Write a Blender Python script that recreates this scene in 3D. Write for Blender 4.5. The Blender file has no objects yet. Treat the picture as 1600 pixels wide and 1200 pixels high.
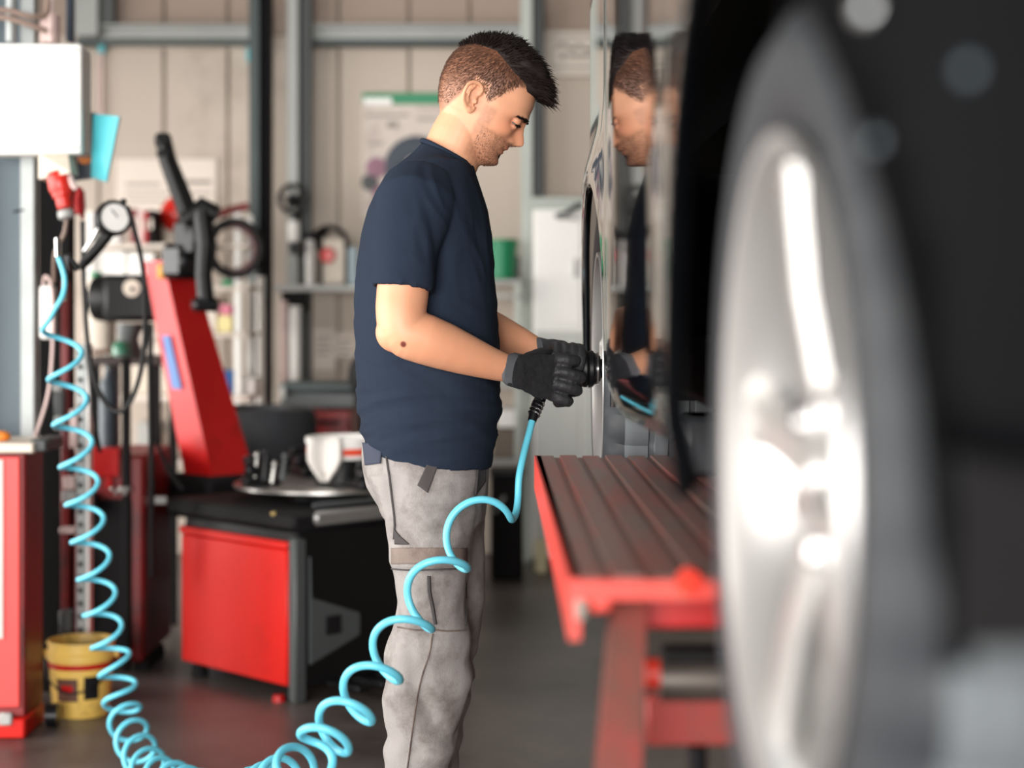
import bpy, bmesh, math, random
import numpy as np
from mathutils import Vector, Matrix, noise
from mathutils.bvhtree import BVHTree

random.seed(7); np.random.seed(7)
scene = bpy.context.scene
COL = scene.collection

# ------------------------------------------------------------------ camera
F_PX, CAM_H, HOR = 2800.0, 1.25, 480.0
cam_d = bpy.data.cameras.new('camera'); cam = bpy.data.objects.new('camera', cam_d); COL.objects.link(cam)
cam.location = (0, 0, CAM_H); cam.rotation_euler = (math.pi / 2, 0, 0)
cam_d.sensor_width = 36.0; cam_d.lens = 63.0; cam_d.shift_y = -0.075; cam_d.clip_start = 0.05
cam_d.dof.use_dof = True; cam_d.dof.focus_distance = 3.55; cam_d.dof.aperture_fstop = 2.0
scene.camera = cam

# ------------------------------------------------------------------ light and exposure
scene.view_settings.view_transform = 'Standard'
try: scene.view_settings.look = 'None'
except Exception: pass
scene.view_settings.gamma = 1.0; scene.view_settings.use_curve_mapping = False
scene.view_settings.exposure = 0.0
world = bpy.data.worlds.new('overcast_sky'); scene.world = world; world.use_nodes = True
bg = world.node_tree.nodes['Background']; bg.inputs[0].default_value = (0.80, 0.90, 1.0, 1); bg.inputs[1].default_value = 0.35

def area_light(name, loc, target, sx, sy, energy, color, spread=math.pi):
    l = bpy.data.lights.new(name, 'AREA'); l.shape = 'RECTANGLE'; l.size = sx; l.size_y = sy
    l.energy = energy; l.color = color; l.spread = spread
    o = bpy.data.objects.new(name, l); COL.objects.link(o); o.location = loc
    d = Vector(target) - Vector(loc); o.rotation_euler = d.to_track_quat('-Z', 'Y').to_euler()
    return o
# daylight coming in through the open roller doors (left wall, and the wall behind the camera) and the roof light strip
area_light('left_door_daylight', (-4.35, 2.6, 1.55), (1.0, 4.2, 0.9), 5.2, 2.9, 275, (1.0, 0.965, 0.92), math.radians(150))
area_light('front_door_daylight', (-1.6, -3.9, 1.5), (-0.4, 6.0, 0.4), 3.8, 2.7, 210, (1.0, 0.975, 0.95), math.radians(100))
area_light('back_wall_fill', (-4.35, 6.9, 1.15), (-0.2, 8.0, 0.15), 2.6, 1.7, 85, (1.0, 0.97, 0.93), math.radians(110))  # added fill to brighten the back wall; its window opening is made up
area_light('roof_strip_daylight', (-1.2, 5.4, 4.35), (-1.2, 5.4, 0.0), 0.8, 5.0, 28, (0.95, 0.98, 1.0))

# ------------------------------------------------------------------ helpers
def P(px, py, D):
    return Vector(((px - 800) / F_PX * D, D, CAM_H - (py - HOR) / F_PX * D))
def lin(c):
    out = []
    for v in c:
        v = v / 255.0
        out.append(v / 12.92 if v <= 0.04045 else ((v + 0.055) / 1.055) ** 2.4)
    return tuple(out) + (1.0,)

MATS = {}
def mt(name, rgb, rough=0.5, metal=0.0, var=0.12, scale=6.0, bump=0.0, bscale=None, coat=0.0, dirt=None, dirt_amt=0.45,
       stretch=(1, 1, 1), emit=None, estr=0.0, sss=0.0, vcol=None, spec=0.5, dirt_scale=None):
    if name in MATS: return MATS[name]
    m = bpy.data.materials.new(name); m.use_nodes = True; nt = m.node_tree; N = nt.nodes; L = nt.links
    b = N['Principled BSDF']
    tc = N.new('ShaderNodeTexCoord'); mp = N.new('ShaderNodeMapping'); mp.inputs['Scale'].default_value = stretch
    L.new(tc.outputs['Object'], mp.inputs[0])
    nz = N.new('ShaderNodeTexNoise'); nz.inputs['Scale'].default_value = scale; nz.inputs['Detail'].default_value = 5
    L.new(mp.outputs[0], nz.inputs['Vector'])
    c = lin(rgb)
    mx = N.new('ShaderNodeMix'); mx.data_type = 'RGBA'
    mx.inputs[6].default_value = tuple(max(0, v * (1 - var)) for v in c[:3]) + (1,)
    mx.inputs[7].default_value = tuple(min(1, v * (1 + var)) for v in c[:3]) + (1,)
    L.new(nz.outputs['Fac'], mx.inputs[0])
    out = mx.outputs[2]
    if dirt is not None:
        n2 = N.new('ShaderNodeTexNoise'); n2.inputs['Scale'].default_value = dirt_scale or scale * 0.6; n2.inputs['Detail'].default_value = 8
        n2.inputs['Roughness'].default_value = 0.7
        L.new(mp.outputs[0], n2.inputs['Vector'])
        rp = N.new('ShaderNodeValToRGB'); rp.color_ramp.elements[0].position = 0.62 - dirt_amt * 0.35; rp.color_ramp.elements[1].position = 0.78 - dirt_amt * 0.2
        L.new(n2.outputs['Fac'], rp.inputs[0])
        m2 = N.new('ShaderNodeMix'); m2.data_type = 'RGBA'
        L.new(rp.outputs[0], m2.inputs[0]); L.new(out, m2.inputs[6]); m2.inputs[7].default_value = lin(dirt)
        out = m2.outputs[2]
    if vcol:
        at = N.new('ShaderNodeAttribute'); at.attribute_name = vcol
        m3 = N.new('ShaderNodeMix'); m3.data_type = 'RGBA'; m3.blend_type = 'MULTIPLY'; m3.inputs[0].default_value = 1.0
        L.new(out, m3.inputs[6]); L.new(at.outputs['Color'], m3.inputs[7]); out = m3.outputs[2]
    L.new(out, b.inputs['Base Color'])
    b.inputs['Roughness'].default_value = rough; b.inputs['Metallic'].default_value = metal
    b.inputs['Specular IOR Level'].default_value = spec
    if coat: b.inputs['Coat Weight'].default_value = coat; b.inputs['Coat Roughness'].default_value = 0.03
    if sss:
        b.inputs['Subsurface Weight'].default_value = sss; b.inputs['Subsurface Radius'].default_value = (0.012, 0.005, 0.003); b.inputs['Subsurface Scale'].default_value = 0.6
    if emit is not None:
        b.inputs['Emission Color'].default_value = lin(emit); b.inputs['Emission Strength'].default_value = estr
    if bump:
        n3 = N.new('ShaderNodeTexNoise'); n3.inputs['Scale'].default_value = bscale or scale * 8; n3.inputs['Detail'].default_value = 4
        L.new(mp.outputs[0], n3.inputs['Vector'])
        bp = N.new('ShaderNodeBump'); bp.inputs['Strength'].default_value = bump; bp.inputs['Distance'].default_value = 0.004
        L.new(n3.outputs['Fac'], bp.inputs['Height']); L.new(bp.outputs[0], b.inputs['Normal'])
    MATS[name] = m
    return m

class MB:
    def __init__(s): s.v = []; s.f = []
    def add(s, vs, fs):
        o = len(s.v); s.v += [tuple(v) for v in vs]; s.f += [tuple(i + o for i in f) for f in fs]; return s
    def box(s, c, size, rot=None, bev=0.0):
        bm = bmesh.new(); bmesh.ops.create_cube(bm, size=1.0)
        for v in bm.verts: v.co = Vector((v.co.x * size[0], v.co.y * size[1], v.co.z * size[2]))
        if bev > 0: bmesh.ops.bevel(bm, geom=list(bm.edges), offset=min(bev, min(size) * 0.45), segments=1, affect='EDGES', profile=0.7)
        bm.verts.ensure_lookup_table()
        R = Matrix.Identity(3) if rot is None else (rot if isinstance(rot, Matrix) else Matrix.Rotation(rot, 3, 'Z'))
        vs = [R @ v.co + Vector(c) for v in bm.verts]; fs = [[v.index for v in f.verts] for f in bm.faces]
        bm.free(); return s.add(vs, fs)
    def cyl(s, p0, p1, r0, r1=None, n=16):
        r1 = r0 if r1 is None else r1
        return s.tube([p0, p1], [r0, r1], n)
    def tube(s, pts, r, n=8, closed=False):
        pts = [Vector(p) for p in pts]; m = len(pts)
        rs = [r] * m if isinstance(r, (int, float)) else list(r)
        vs = []; up = None
        for i, p in enumerate(pts):
            a = pts[i - 1] if (i > 0 or closed) else p; b = pts[(i + 1) % m] if (i < m - 1 or closed) else p
            t = (b - a).normalized()
            if up is None:
                up = Vector((0, 0, 1)) if abs(t.z) < 0.9 else Vector((1, 0, 0))
            u = (up - t * up.dot(t)).normalized(); w = t.cross(u); up = u
            for k in range(n):
                a_ = 2 * math.pi * k / n
                vs.append(p + (u * math.cos(a_) + w * math.sin(a_)) * rs[i])
        fs = []
        for i in range(m if closed else m - 1):
            j = (i + 1) % m
            for k in range(n):
                fs.append((i * n + k, i * n + (k + 1) % n, j * n + (k + 1) % n, j * n + k))
        if not closed:
            fs.append(tuple(range(n))[::-1]); fs.append(tuple((m - 1) * n + k for k in range(n)))
        return s.add(vs, fs)
    def loft(s, rings, cap=True, closed=False):
        n = len(rings[0]); m = len(rings); vs = [p for r in rings for p in r]; fs = []
        for i in range(m if closed else m - 1):
            j = (i + 1) % m
            for k in range(n):
                fs.append((i * n + k, i * n + (k + 1) % n, j * n + (k + 1) % n, j * n + k))
        if cap and not closed:
            fs.append(tuple(range(n))[::-1]); fs.append(tuple((m - 1) * n + k for k in range(n)))
        return s.add(vs, fs)
    def lathe(s, prof, o, axis=(0, 0, 1), n=24, closed=False, rmod=None):
        ax = Vector(axis).normalized(); u = ax.orthogonal().normalized(); w = ax.cross(u); o = Vector(o); rings = []
        for j, (r, h) in enumerate(prof):
            rr = []
            for k in range(n):
                a = 2 * math.pi * k / n; r2 = r + (rmod(j, k) if rmod else 0)
                rr.append(o + ax * h + (u * math.cos(a) + w * math.sin(a)) * max(r2, 1e-5))
            rings.append(rr)
        return s.loft(rings, cap=not closed, closed=closed)
    def sphere(s, c, r, sc=(1, 1, 1), rot=None, nu=16, nv=10):
        R = rot or Matrix.Identity(3); rings = []
        for i in range(nv + 1):
            t = math.pi * i / nv; t = min(max(t, 0.02), math.pi - 0.02)
            rings.append([Vector(c) + R @ Vector((r * sc[0] * math.sin(t) * math.cos(2 * math.pi * k / nu), r * sc[1] * math.sin(t) * math.sin(2 * math.pi * k / nu), r * sc[2] * math.cos(t))) for k in range(nu)])
        return s.loft(rings)
    def torus(s, c, R, r, axis=(0, 0, 1), n=32, m=8, sc=1.0):
        ax = Vector(axis).normalized(); u = ax.orthogonal().normalized(); w = ax.cross(u)
        return s.tube([Vector(c) + (u * math.cos(2 * math.pi * k / n) + w * math.sin(2 * math.pi * k / n)) * R for k in range(n)], r, m, closed=True)
    def build(s, name, m, parent=None, smooth=40, shift=True):
        me = bpy.data.meshes.new(name); me.from_pydata([tuple(v) for v in s.v], [], s.f)
        bm = bmesh.new(); bm.from_mesh(me); bmesh.ops.recalc_face_normals(bm, faces=bm.faces); bm.to_mesh(me); bm.free()
        if smooth:
            me.polygons.foreach_set('use_smooth', [True] * len(me.polygons)); me.set_sharp_from_angle(angle=math.radians(smooth))
        if isinstance(m, (list, tuple)):
            for q in m: me.materials.append(q)
        else: me.materials.append(m)
        return link(name, me, parent)

def link(name, me, parent=None):
    o = bpy.data.objects.new(name, me); COL.objects.link(o)
    if parent is not None:
        o.parent = parent; o.matrix_parent_inverse = Matrix.Translation(-root_loc(parent))
    return o
def root_loc(p):
    v = Vector(p.location)
    if p.parent is not None: v += p.matrix_parent_inverse.translation + root_loc(p.parent)
    return v
def empty(name, loc=(0, 0, 0), parent=None):
    o = bpy.data.objects.new(name, None); COL.objects.link(o); o.empty_display_size = 0.1; o.location = loc
    if parent is not None: o.parent = parent; o.location = Vector(loc) - root_loc(parent)
    return o
def tag(o, label=None, cat=None, group=None, kind=None):
    if label: o['label'] = label
    if cat: o['category'] = cat
    if group: o['group'] = group
    if kind: o['kind'] = kind
    return o
def thing(name, label, cat, loc, group=None): return tag(empty(name, loc), label, cat, group)
def prect(mb, x0, y0, x1, y1, D, depth, bev=0.003):
    """a box whose front face, standing at distance D, spans the given rectangle"""
    a = P(x0, y0, D); b = P(x1, y1, D)
    return mb.box(((a.x + b.x) / 2, D + depth / 2, (a.z + b.z) / 2), (abs(b.x - a.x), depth, abs(a.z - b.z)), None, bev)
def ring(c, u, v, a, b, n=28, pw=2.0):
    out = []
    for k in range(n):
        t = 2 * math.pi * k / n; ct, st = math.cos(t), math.sin(t)
        x = math.copysign(abs(ct) ** (2 / pw), ct) * a; y = math.copysign(abs(st) ** (2 / pw), st) * b
        out.append(Vector(c) + Vector(u) * x + Vector(v) * y)
    return out
def catmull(pts, per=8):
    pts = [np.array(p, float) for p in pts]; out = []
    q = [2 * pts[0] - pts[1]] + pts + [2 * pts[-1] - pts[-2]]
    for i in range(1, len(q) - 2):
        p0, p1, p2, p3 = q[i - 1], q[i], q[i + 1], q[i + 2]
        for j in range(per):
            t = j / per
            out.append(0.5 * ((2 * p1) + (-p0 + p2) * t + (2 * p0 - 5 * p1 + 4 * p2 - p3) * t * t + (-p0 + 3 * p1 - 3 * p2 + p3) * t ** 3))
    out.append(pts[-1]); return out
def cable(name, pix, r, m, parent=None, per=8, n=8):
    """a cable through points (px, py, D)"""
    pts = [Vector(p) for p in catmull([P(*q) for q in pix], per)]
    return MB().tube(pts, r, n).build(name, m, parent)
def fuse(name, mb, voxel, iters=4, fac=0.5):
    """weld overlapping closed shells into one continuous surface"""
    me = bpy.data.meshes.new(name); me.from_pydata([tuple(v) for v in mb.v], [], mb.f)
    bm = bmesh.new(); bm.from_mesh(me); bmesh.ops.recalc_face_normals(bm, faces=bm.faces); bm.to_mesh(me); bm.free()
    o = bpy.data.objects.new(name + '_tmp', me); COL.objects.link(o)
    r = o.modifiers.new('r', 'REMESH'); r.mode = 'VOXEL'; r.voxel_size = voxel; r.use_smooth_shade = True
    if iters:
        s = o.modifiers.new('s', 'SMOOTH'); s.factor = fac; s.iterations = iters
    dg = bpy.context.evaluated_depsgraph_get(); dg.update()
    out = bpy.data.meshes.new_from_object(o.evaluated_get(dg)); out.name = name
    bpy.data.objects.remove(o); bpy.data.meshes.remove(me)
    out.polygons.foreach_set('use_smooth', [True] * len(out.polygons))
    return out
def vget(me):
    a = np.empty(len(me.vertices) * 3); me.vertices.foreach_get('co', a); return a.reshape(-1, 3)
def vnorm(me):
    a = np.empty(len(me.vertices) * 3); me.vertices.foreach_get('normal', a); return a.reshape(-1, 3)
def vset(me, a): me.vertices.foreach_set('co', a.ravel()); me.update()
def fnoise(co, sc, seed=0.0, octv=3):
    return np.array([noise.fractal(Vector((c[0] * sc[0] + seed, c[1] * sc[1], c[2] * sc[2])), 0.9, 2.0, octv) for c in co])
# ------------------------------------------------------------------ materials
upwall_m = mt('upper_wall_shade', (158, 140, 127), 0.75, var=0.06, scale=1.5, bump=0.05)  # darker tone paints in the shade towards the top of the back wall
wall_m = mt('wall_paint', (190, 177, 164), 0.75, var=0.06, scale=1.5, bump=0.05, dirt=(150, 136, 124), dirt_amt=0.12)
floor_m = mt('concrete_floor', (92, 84, 80), 0.38, var=0.28, scale=2.2, bump=0.12, bscale=30, dirt=(60, 54, 52), dirt_amt=0.5)
ceil_m = mt('ceiling_sheet', (120, 112, 106), 0.8)
galv_m = mt('galvanised_steel', (158, 162, 161), 0.5, 0.5, var=0.2, scale=9)
girder_m = mt('girder_grey', (150, 152, 148), 0.5, 0.35, var=0.12, scale=4)
dkgreen_m = mt('dark_green_steel', (62, 72, 72), 0.5, 0.2)
palegreen_m = mt('pale_grey_green', (176, 182, 174), 0.5)
white_m = mt('white_paint', (244, 242, 237), 0.45, var=0.04)
cream_m = mt('cream_plastic', (216, 204, 188), 0.5, var=0.06)
grey_m = mt('light_grey_plastic', (170, 170, 166), 0.5)
dgrey_m = mt('dark_grey', (70, 74, 74), 0.5)
black_m = mt('black_plastic', (14, 14, 15), 0.45, var=0.2, spec=0.3)
blackmat_m = mt('black_matte', (16, 14, 15), 0.75, var=0.3, spec=0.25)
blackmetal_m = mt('black_metal', (24, 24, 26), 0.32, 0.4, var=0.25)
rubber_m = mt('rubber', (50, 53, 57), 0.62, var=0.2, bump=0.1)
red_m = mt('red_enamel', (180, 24, 23), 0.38, spec=0.3, var=0.12, scale=5, dirt=(110, 24, 22), dirt_amt=0.12)
redbright_m = mt('bright_red_panel', (204, 30, 22), 0.42, spec=0.25, var=0.1, scale=3, dirt=(160, 30, 26), dirt_amt=0.15)
dkred_m = mt('dark_red_enamel', (128, 26, 26), 0.45, var=0.2, dirt=(50, 24, 22), dirt_amt=0.3)
wornred_m = mt('worn_red_steel', (172, 84, 76), 0.40, 0.15, var=0.25, scale=7, dirt=(134, 114, 107), dirt_amt=0.95, stretch=(6, 0.8, 3), dirt_scale=2.4)
wornedge_m = mt('red_edge_paint', (214, 56, 40), 0.4, 0.0, var=0.15, scale=8, dirt=(140, 110, 84), dirt_amt=0.18)
rust_m = mt('grimy_red_arm', (150, 44, 36), 0.5, 0.2, var=0.2, scale=6, dirt=(84, 62, 50), dirt_amt=0.62)
chrome_m = mt('chrome', (222, 222, 222), 0.12, 1.0, var=0.03)
steel_m = mt('worn_steel', (170, 168, 164), 0.3, 0.9, var=0.2, scale=12)
alloy_m = mt('alloy_silver', (198, 196, 193), 0.32, 0.62, var=0.04)
paint_m = mt('black_car_paint', (12, 14, 18), 0.05, 0.0, var=0.05, coat=1.0)
glass_m = mt('dark_car_glass', (10, 12, 14), 0.03, 0.0, var=0.02, coat=1.0)
trimb_m = mt('black_trim', (5, 6, 8), 0.5, spec=0.03)
cyan_m = mt('cyan_hose', (106, 206, 228), 0.33, var=0.05)
orange_m = mt('orange_plastic', (226, 128, 40), 0.45)
green_m = mt('green_plastic', (18, 128, 84), 0.45, var=0.06)
blue_m = mt('blue_plastic', (30, 92, 156), 0.45)
teal_m = mt('teal_card', (80, 182, 192), 0.45, var=0.08)
yellow_m = mt('yellow_pail', (226, 186, 92), 0.5, var=0.1, scale=9, dirt=(96, 78, 44), dirt_amt=0.3)
brown_m = mt('brown_print', (92, 56, 40), 0.6)
pinkw_m = mt('pinkish_white', (222, 196, 190), 0.5)
poster_m = mt('poster_paper', (206, 194, 184), 0.6, var=0.1, scale=14, dirt=(168, 146, 142), dirt_amt=0.35)
paper_m = mt('paper', (222, 210, 198), 0.65, var=0.04)
print_m = mt('grey_print', (150, 140, 132), 0.65)
ply_m = mt('grey_board', (150, 140, 130), 0.6)

# ------------------------------------------------------------------ the setting
XL, XR, YF, YB, ZC = -4.5, 5.5, -4.0, 9.0, 4.5
def struct(name, mb, m, parent=None, **k):
    o = mb.build(name, m, parent, **k)
    if parent is None: tag(o, kind='structure')
    return o
struct('floor', MB().box(((XL + XR) / 2, 2.0, -0.05), (XR - XL + 6, 20, 0.1)), floor_m)
struct('ceiling', MB().box(((XL + XR) / 2, 2.5, ZC + 0.05), (XR - XL + 0.4, 13.4, 0.1)), ceil_m)
struct('wall_right', MB().box((XR + 0.1, 2.5, ZC / 2), (0.2, 13.4, ZC)), wall_m)
wl = struct('wall_left', MB().box((XL - 0.1, 5.4, ZC / 2), (0.2, 0.4, ZC)).box((XL - 0.1, 8.65, ZC / 2), (0.2, 0.9, ZC)).box((XL - 0.1, 6.9, 3.25), (0.2, 2.6, 2.5)).box((XL - 0.1, 6.9, 0.15), (0.2, 2.6, 0.3)).box((XL - 0.1, 2.6, 3.8), (0.2, 5.2, 1.4)).box((XL - 0.1, -2.05, ZC / 2), (0.2, 4.1, ZC)), wall_m)
struct('wall_front', MB().box((-3.95, YF - 0.1, ZC / 2), (0.9, 0.2, ZC)).box((2.85, YF - 0.1, ZC / 2), (5.1, 0.2, ZC)).box((-1.6, YF - 0.1, 3.8), (3.8, 0.2, 1.4)), wall_m)
wb = struct('wall_back', MB().box(((XL + XR) / 2, YB + 0.12, ZC / 2), (XR - XL + 0.4, 0.16, ZC)), wall_m)
# sheet panels of the back wall, each with its own edges
WD = YB
edges_px = [-60, 60, 155, 257, 357, 425, 530, 640, 735, 850, 960, 1070, 1180]
for a, b in zip(edges_px[:-1], edges_px[1:]):
    A = P(a, 0, WD).x + 0.006; B = P(b, 0, WD).x - 0.006
    MB().box(((A + B) / 2, WD + 0.02, 1.28), (B - A, 0.04, 2.54), None, 0.006).build('wall_panel', wall_m, wb)
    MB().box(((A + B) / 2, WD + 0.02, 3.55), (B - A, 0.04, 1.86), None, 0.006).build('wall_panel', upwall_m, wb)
# horizontal rail and posts
def rail(x0, x1, label):
    t = thing('wall_rail', label, 'rail', P((x0 + x1) / 2, 54, WD - 0.06))
    m = MB(); prect(m, x0, 40, x1, 62, WD - 0.06, 0.06, 0.004); m.build('web', girder_m, t)
    m = MB(); prect(m, x0, 37, x1, 42, WD - 0.10, 0.10, 0.002); m.build('flange', girder_m, t)
    m = MB(); prect(m, x0, 62, x1, 69, WD - 0.10, 0.10, 0.002); m.build('flange', dkgreen_m, t)
rail(118, 392, 'galvanised horizontal wall rail left of the dark green post')
rail(478, 818, 'galvanised horizontal wall rail behind the mechanic\'s head')
def post(name, x0, x1, D, m, m2, label, ztop=4.4, dx=12):
    c = P((x0 + x1) / 2, 0, D); w = (x1 - x0) * D / F_PX
    t = thing(name, label, 'post', (c.x, D, 0))
    MB().box((c.x - w * 0.25, D, ztop / 2), (w * 0.5, 0.10, ztop), None, 0.004).build('flange', m, t)
    MB().box((c.x + w * 0.25, D + 0.03, ztop / 2), (w * 0.5, 0.05, ztop), None, 0.004).build('web', m2, t)
post('steel_post', 391, 424, 8.80, dkgreen_m, blackmat_m, 'dark green steel post behind the black tyre changer arm')
post('steel_post', 450, 486, 8.84, girder_m, dgrey_m, 'grey steel post with the round work lamp on it')
post('steel_post', 814, 850, 8.84, palegreen_m, dgrey_m, 'pale grey green post right of the green bucket')
# short white fixing posts and strip above the rail at left
t = thing('wall_bracket', 'pale grey bracket plate fixed at the rail beside the cable post', 'bracket', P(134, 30, WD - 0.1))
m = MB(); prect(m, 116, -40, 153, 56, WD - 0.14, 0.1, 0.004); m.build('plate', girder_m, t)
m = MB(); prect(m, 153, -40, 178, 36, WD - 0.1, 0.06, 0.004); m.build('side', dgrey_m, t)
for (a, b, y0, y1) in ((153, 163, 70, 82), (385, 396, 74, 96)):
    m = MB(); prect(m, a, y0, b, y1, WD - 0.05, 0.04, 0.003)
    tag(m.build('wall_clip', teal_m), 'small teal clip under the wall rail, %s end' % ('left' if a < 200 else 'right'), 'clip')
m = MB(); m.cyl(P(158, 82, WD - 0.02), P(159, 250, WD - 0.02), 0.012)
tag(m.build('conduit_pipe', pinkw_m), 'thin pale conduit running down the wall beside the teal leaflet', 'pipe')
m = MB(); prect(m, 158, 66, 392, 74, WD - 0.02, 0.02, 0.002)
tag(m.build('wall_strip', paper_m), 'thin pale strip just under the left wall rail', 'strip')
# papers, posters and signs on the wall
t = thing('wall_notice', 'beige paper notice on the wall behind the black mounting arm', 'notice', P(260, 290, WD - 0.01))
m = MB(); prect(m, 182, 248, 338, 332, WD - 0.012, 0.012, 0.001); m.build('sheet', paper_m, t)
for (x0, y0, x1, y1) in ((196, 286, 250, 290), (262, 281, 330, 288), (196, 300, 330, 303), (200, 312, 300, 315)):
    m = MB(); prect(m, x0, y0, x1, y1, WD - 0.014, 0.002, 0); m.build('print_line', print_m, t)
t = thing('wall_poster', 'poster with green header and tyre picture behind the mechanic', 'poster', P(640, 240, WD - 0.02))
m = MB(); prect(m, 566, 145, 700, 345, WD - 0.02, 0.02, 0.002); m.build('sheet', poster_m, t)
m = MB(); prect(m, 566, 145, 700, 163, WD - 0.024, 0.004, 0); m.build('header_band', green_m, t)
m = MB(); prect(m, 568, 153, 612, 163, WD - 0.027, 0.003, 0); m.build('header_mark', white_m, t)
for i, (x0, y0, x1, y1) in enumerate(((572, 178, 640, 182), (650, 184, 690, 188), (575, 222, 598, 226), (604, 190, 622, 200))):
    m = MB(); prect(m, x0, y0, x1, y1, WD - 0.023, 0.003, 0); m.build('print_line', print_m, t)
m = MB(); m.lathe([(0.06, 0), (0.07, 0.004), (0.15, 0.004), (0.16, 0)], P(650, 262, WD - 0.021), (0, -1, 0), 28, closed=True); m.build('tyre_picture', mt('dark_slate_print', (58, 66, 78), .6, var=.3), t)
m = MB(); m.lathe([(0.01, 0), (0.05, 0.003), (0.055, 0)], P(645, 268, WD - 0.021), (0, -1, 0), 24); m.build('wheel_picture', grey_m, t)
mauve_m = mt('mauve_print', (150, 110, 126), 0.6)
for (x, y, r) in ((588, 262, 0.05), (578, 285, 0.04), (592, 300, 0.035)):
    m = MB(); m.lathe([(0.005, 0), (r, 0.002), (r + .004, 0)], P(x, y, WD - 0.021), (0, -1, 0), 14); m.build('picture_spot', mauve_m if y != 285 else dgrey_m, t)
t = thing('wall_sign', 'pale wall sign with faint boxed grey print above the white cabinet', 'sign', P(890, 84, WD - 0.05))
m = MB(); prect(m, 834, 48, 962, 119, WD - 0.05, 0.04, 0.004); m.build('board', mt('sign_board', (206, 196, 184), 0.6), t)
fr = MB()
for (x0, y0, x1, y1) in ((858, 56, 950, 59), (858, 103, 950, 106), (858, 56, 861, 106), (947, 56, 950, 106)): prect(fr, x0, y0, x1, y1, WD - 0.053, 0.003, 0)
fr.build('print_border', print_m, t)
sc = [Vector(p) for p in catmull([P(x, y, WD - 0.052) for x, y in ((868, 74), (880, 68), (893, 77), (905, 70), (918, 78), (932, 68), (942, 66))], 6)]
MB().tube(sc, 0.008, 6).build('print_scrawl', print_m, t)
for (x0, y0, x1, y1) in ((876, 82, 884, 92), (888, 84, 930, 90)):
    m = MB(); prect(m, x0, y0, x1, y1, WD - 0.053, 0.003, 0); m.build('print_mark', print_m, t)
t = thing('pinned_papers', 'white printed sheets pinned to the wall above the grey toolbox', 'papers', P(522, 548, WD - 0.02))
for i, (x0, y0, x1, y1) in enumerate(((490, 514, 524, 578), (526, 520, 556, 560), (558, 530, 590, 575))):
    m = MB(); prect(m, x0, y0, x1, y1, WD - 0.012 - 0.002 * i, 0.006, 0); o = m.build('sheet', paper_m, t)
    for k in range(4):
        m = MB(); prect(m, x0 + 4, y0 + 10 + k * 9, x1 - 5 - (k % 2) * 6, y0 + 13 + k * 9, WD - 0.016 - 0.002 * i, 0.003, 0); m.build('print_line', print_m, o)
# ------------------------------------------------------------------ the lift
t = thing('car_lift', 'worn red steel lift platform with ribbed deck under the black vehicle', 'lift', (0.28, 2.5, 0))
DZ = 0.977
xl0, xl1, xr_, y0_, y1_ = 0.061, 0.045, 0.52, 1.80, 3.30
def dk(xa, xb, z0, z1, ya, yb):     # a slab tapering with the deck
    def xx(x, y): return x + (xl1 - xl0) * (y - y0_) / (y1_ - y0_)
    m = MB(); vs = []
    for y in (ya, yb):
        for (x, z) in ((xa, z0), (xb, z0), (xb, z1), (xa, z1)): vs.append((xx(x, y), y, z))
    m.add(vs, [(0, 1, 2, 3), (4, 7, 6, 5), (0, 4, 5, 1), (1, 5, 6, 2), (2, 6, 7, 3), (3, 7, 4, 0)]); return m
dk(xl0, xr_, DZ - 0.012, DZ - 0.004, y0_, y1_).build('deck', wornred_m, t)
nr = 11; wid = (xr_ - xl0) / nr
for i in range(nr):
    dk(xl0 + i * wid + (0.001 if i else 0), xl0 + (i + 1) * wid - 0.011, DZ - 0.004, DZ + (0.001 if i % 2 else 0.0), y0_ + 0.012, y1_ - 0.004).build('deck_rib', wornred_m, t)
dk(xl0 - 0.004, xl0 + 0.008, DZ - 0.062, DZ, y0_, y1_).build('side_flange', wornedge_m, t)
dk(xl0, xr_, DZ - 0.020, DZ - 0.001, y0_ - 0.006, y0_ + 0.010).build('front_lip', wornedge_m, t)
m = MB(); prect(m, 899, 915, 918, 972, 1.795, 0.05, 0.004); m.build('corner_bracket', ply_m, t)
m = MB(); prect(m, 921, 912, 957, 958, 1.795, 0.03, 0.004); m.build('corner_bracket', wornedge_m, t)
MB().cyl(P(1078, 905, 1.80), P(1078, 912, 1.79), 0.014, 0.014, 12).build('bolt', wornedge_m, t)
dk(xr_ - 0.01, xr_, DZ - 0.05, DZ, y0_, y1_).build('side_flange', wornedge_m, t)
m = MB(); prect(m, 962, 922, 1003, 934, 1.86, 0.10, 0.003); m.build('gap_shade', blackmat_m, t)  # black block added to paint the shaded gap beside the cross beam
m = MB(); prect(m, 1000, 918, 1330, 982, 1.92, 0.06, 0.004); m.build('cross_beam', red_m, t)
m = MB(); a = P(958, 935, 1.88); b = P(1010, 935, 1.88); c = P(1002, 1240, 1.80); d = P(930, 1240, 1.80)
m.add([a, b, c, d] + [v + Vector((0, 0.05, 0)) for v in (a, b, c, d)], [(0, 1, 2, 3), (4, 7, 6, 5), (0, 4, 5, 1), (1, 5, 6, 2), (2, 6, 7, 3), (3, 7, 4, 0)])
m.build('front_leg', rust_m, t)
m = MB(); m.box(((c.x + d.x) / 2, 1.83, c.z / 2), (0.05, 0.06, c.z), None, 0.004); m.build('leg_post', rust_m, t)
m = MB(); m.cyl(P(1030, 1060, 1.98), P(1330, 1060, 1.98), 0.025, 0.025, 24); m.build('roller', mt('greasy_roller', (96, 88, 82), 0.35, 0.5, var=0.3, dirt=(40, 34, 30), dirt_amt=0.5), t)
m = MB(); m.cyl(P(1008, 1052, 1.98), P(1034, 1052, 1.98), 0.017, 0.017, 16); m.build('roller_pin', wornedge_m, t)
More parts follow.
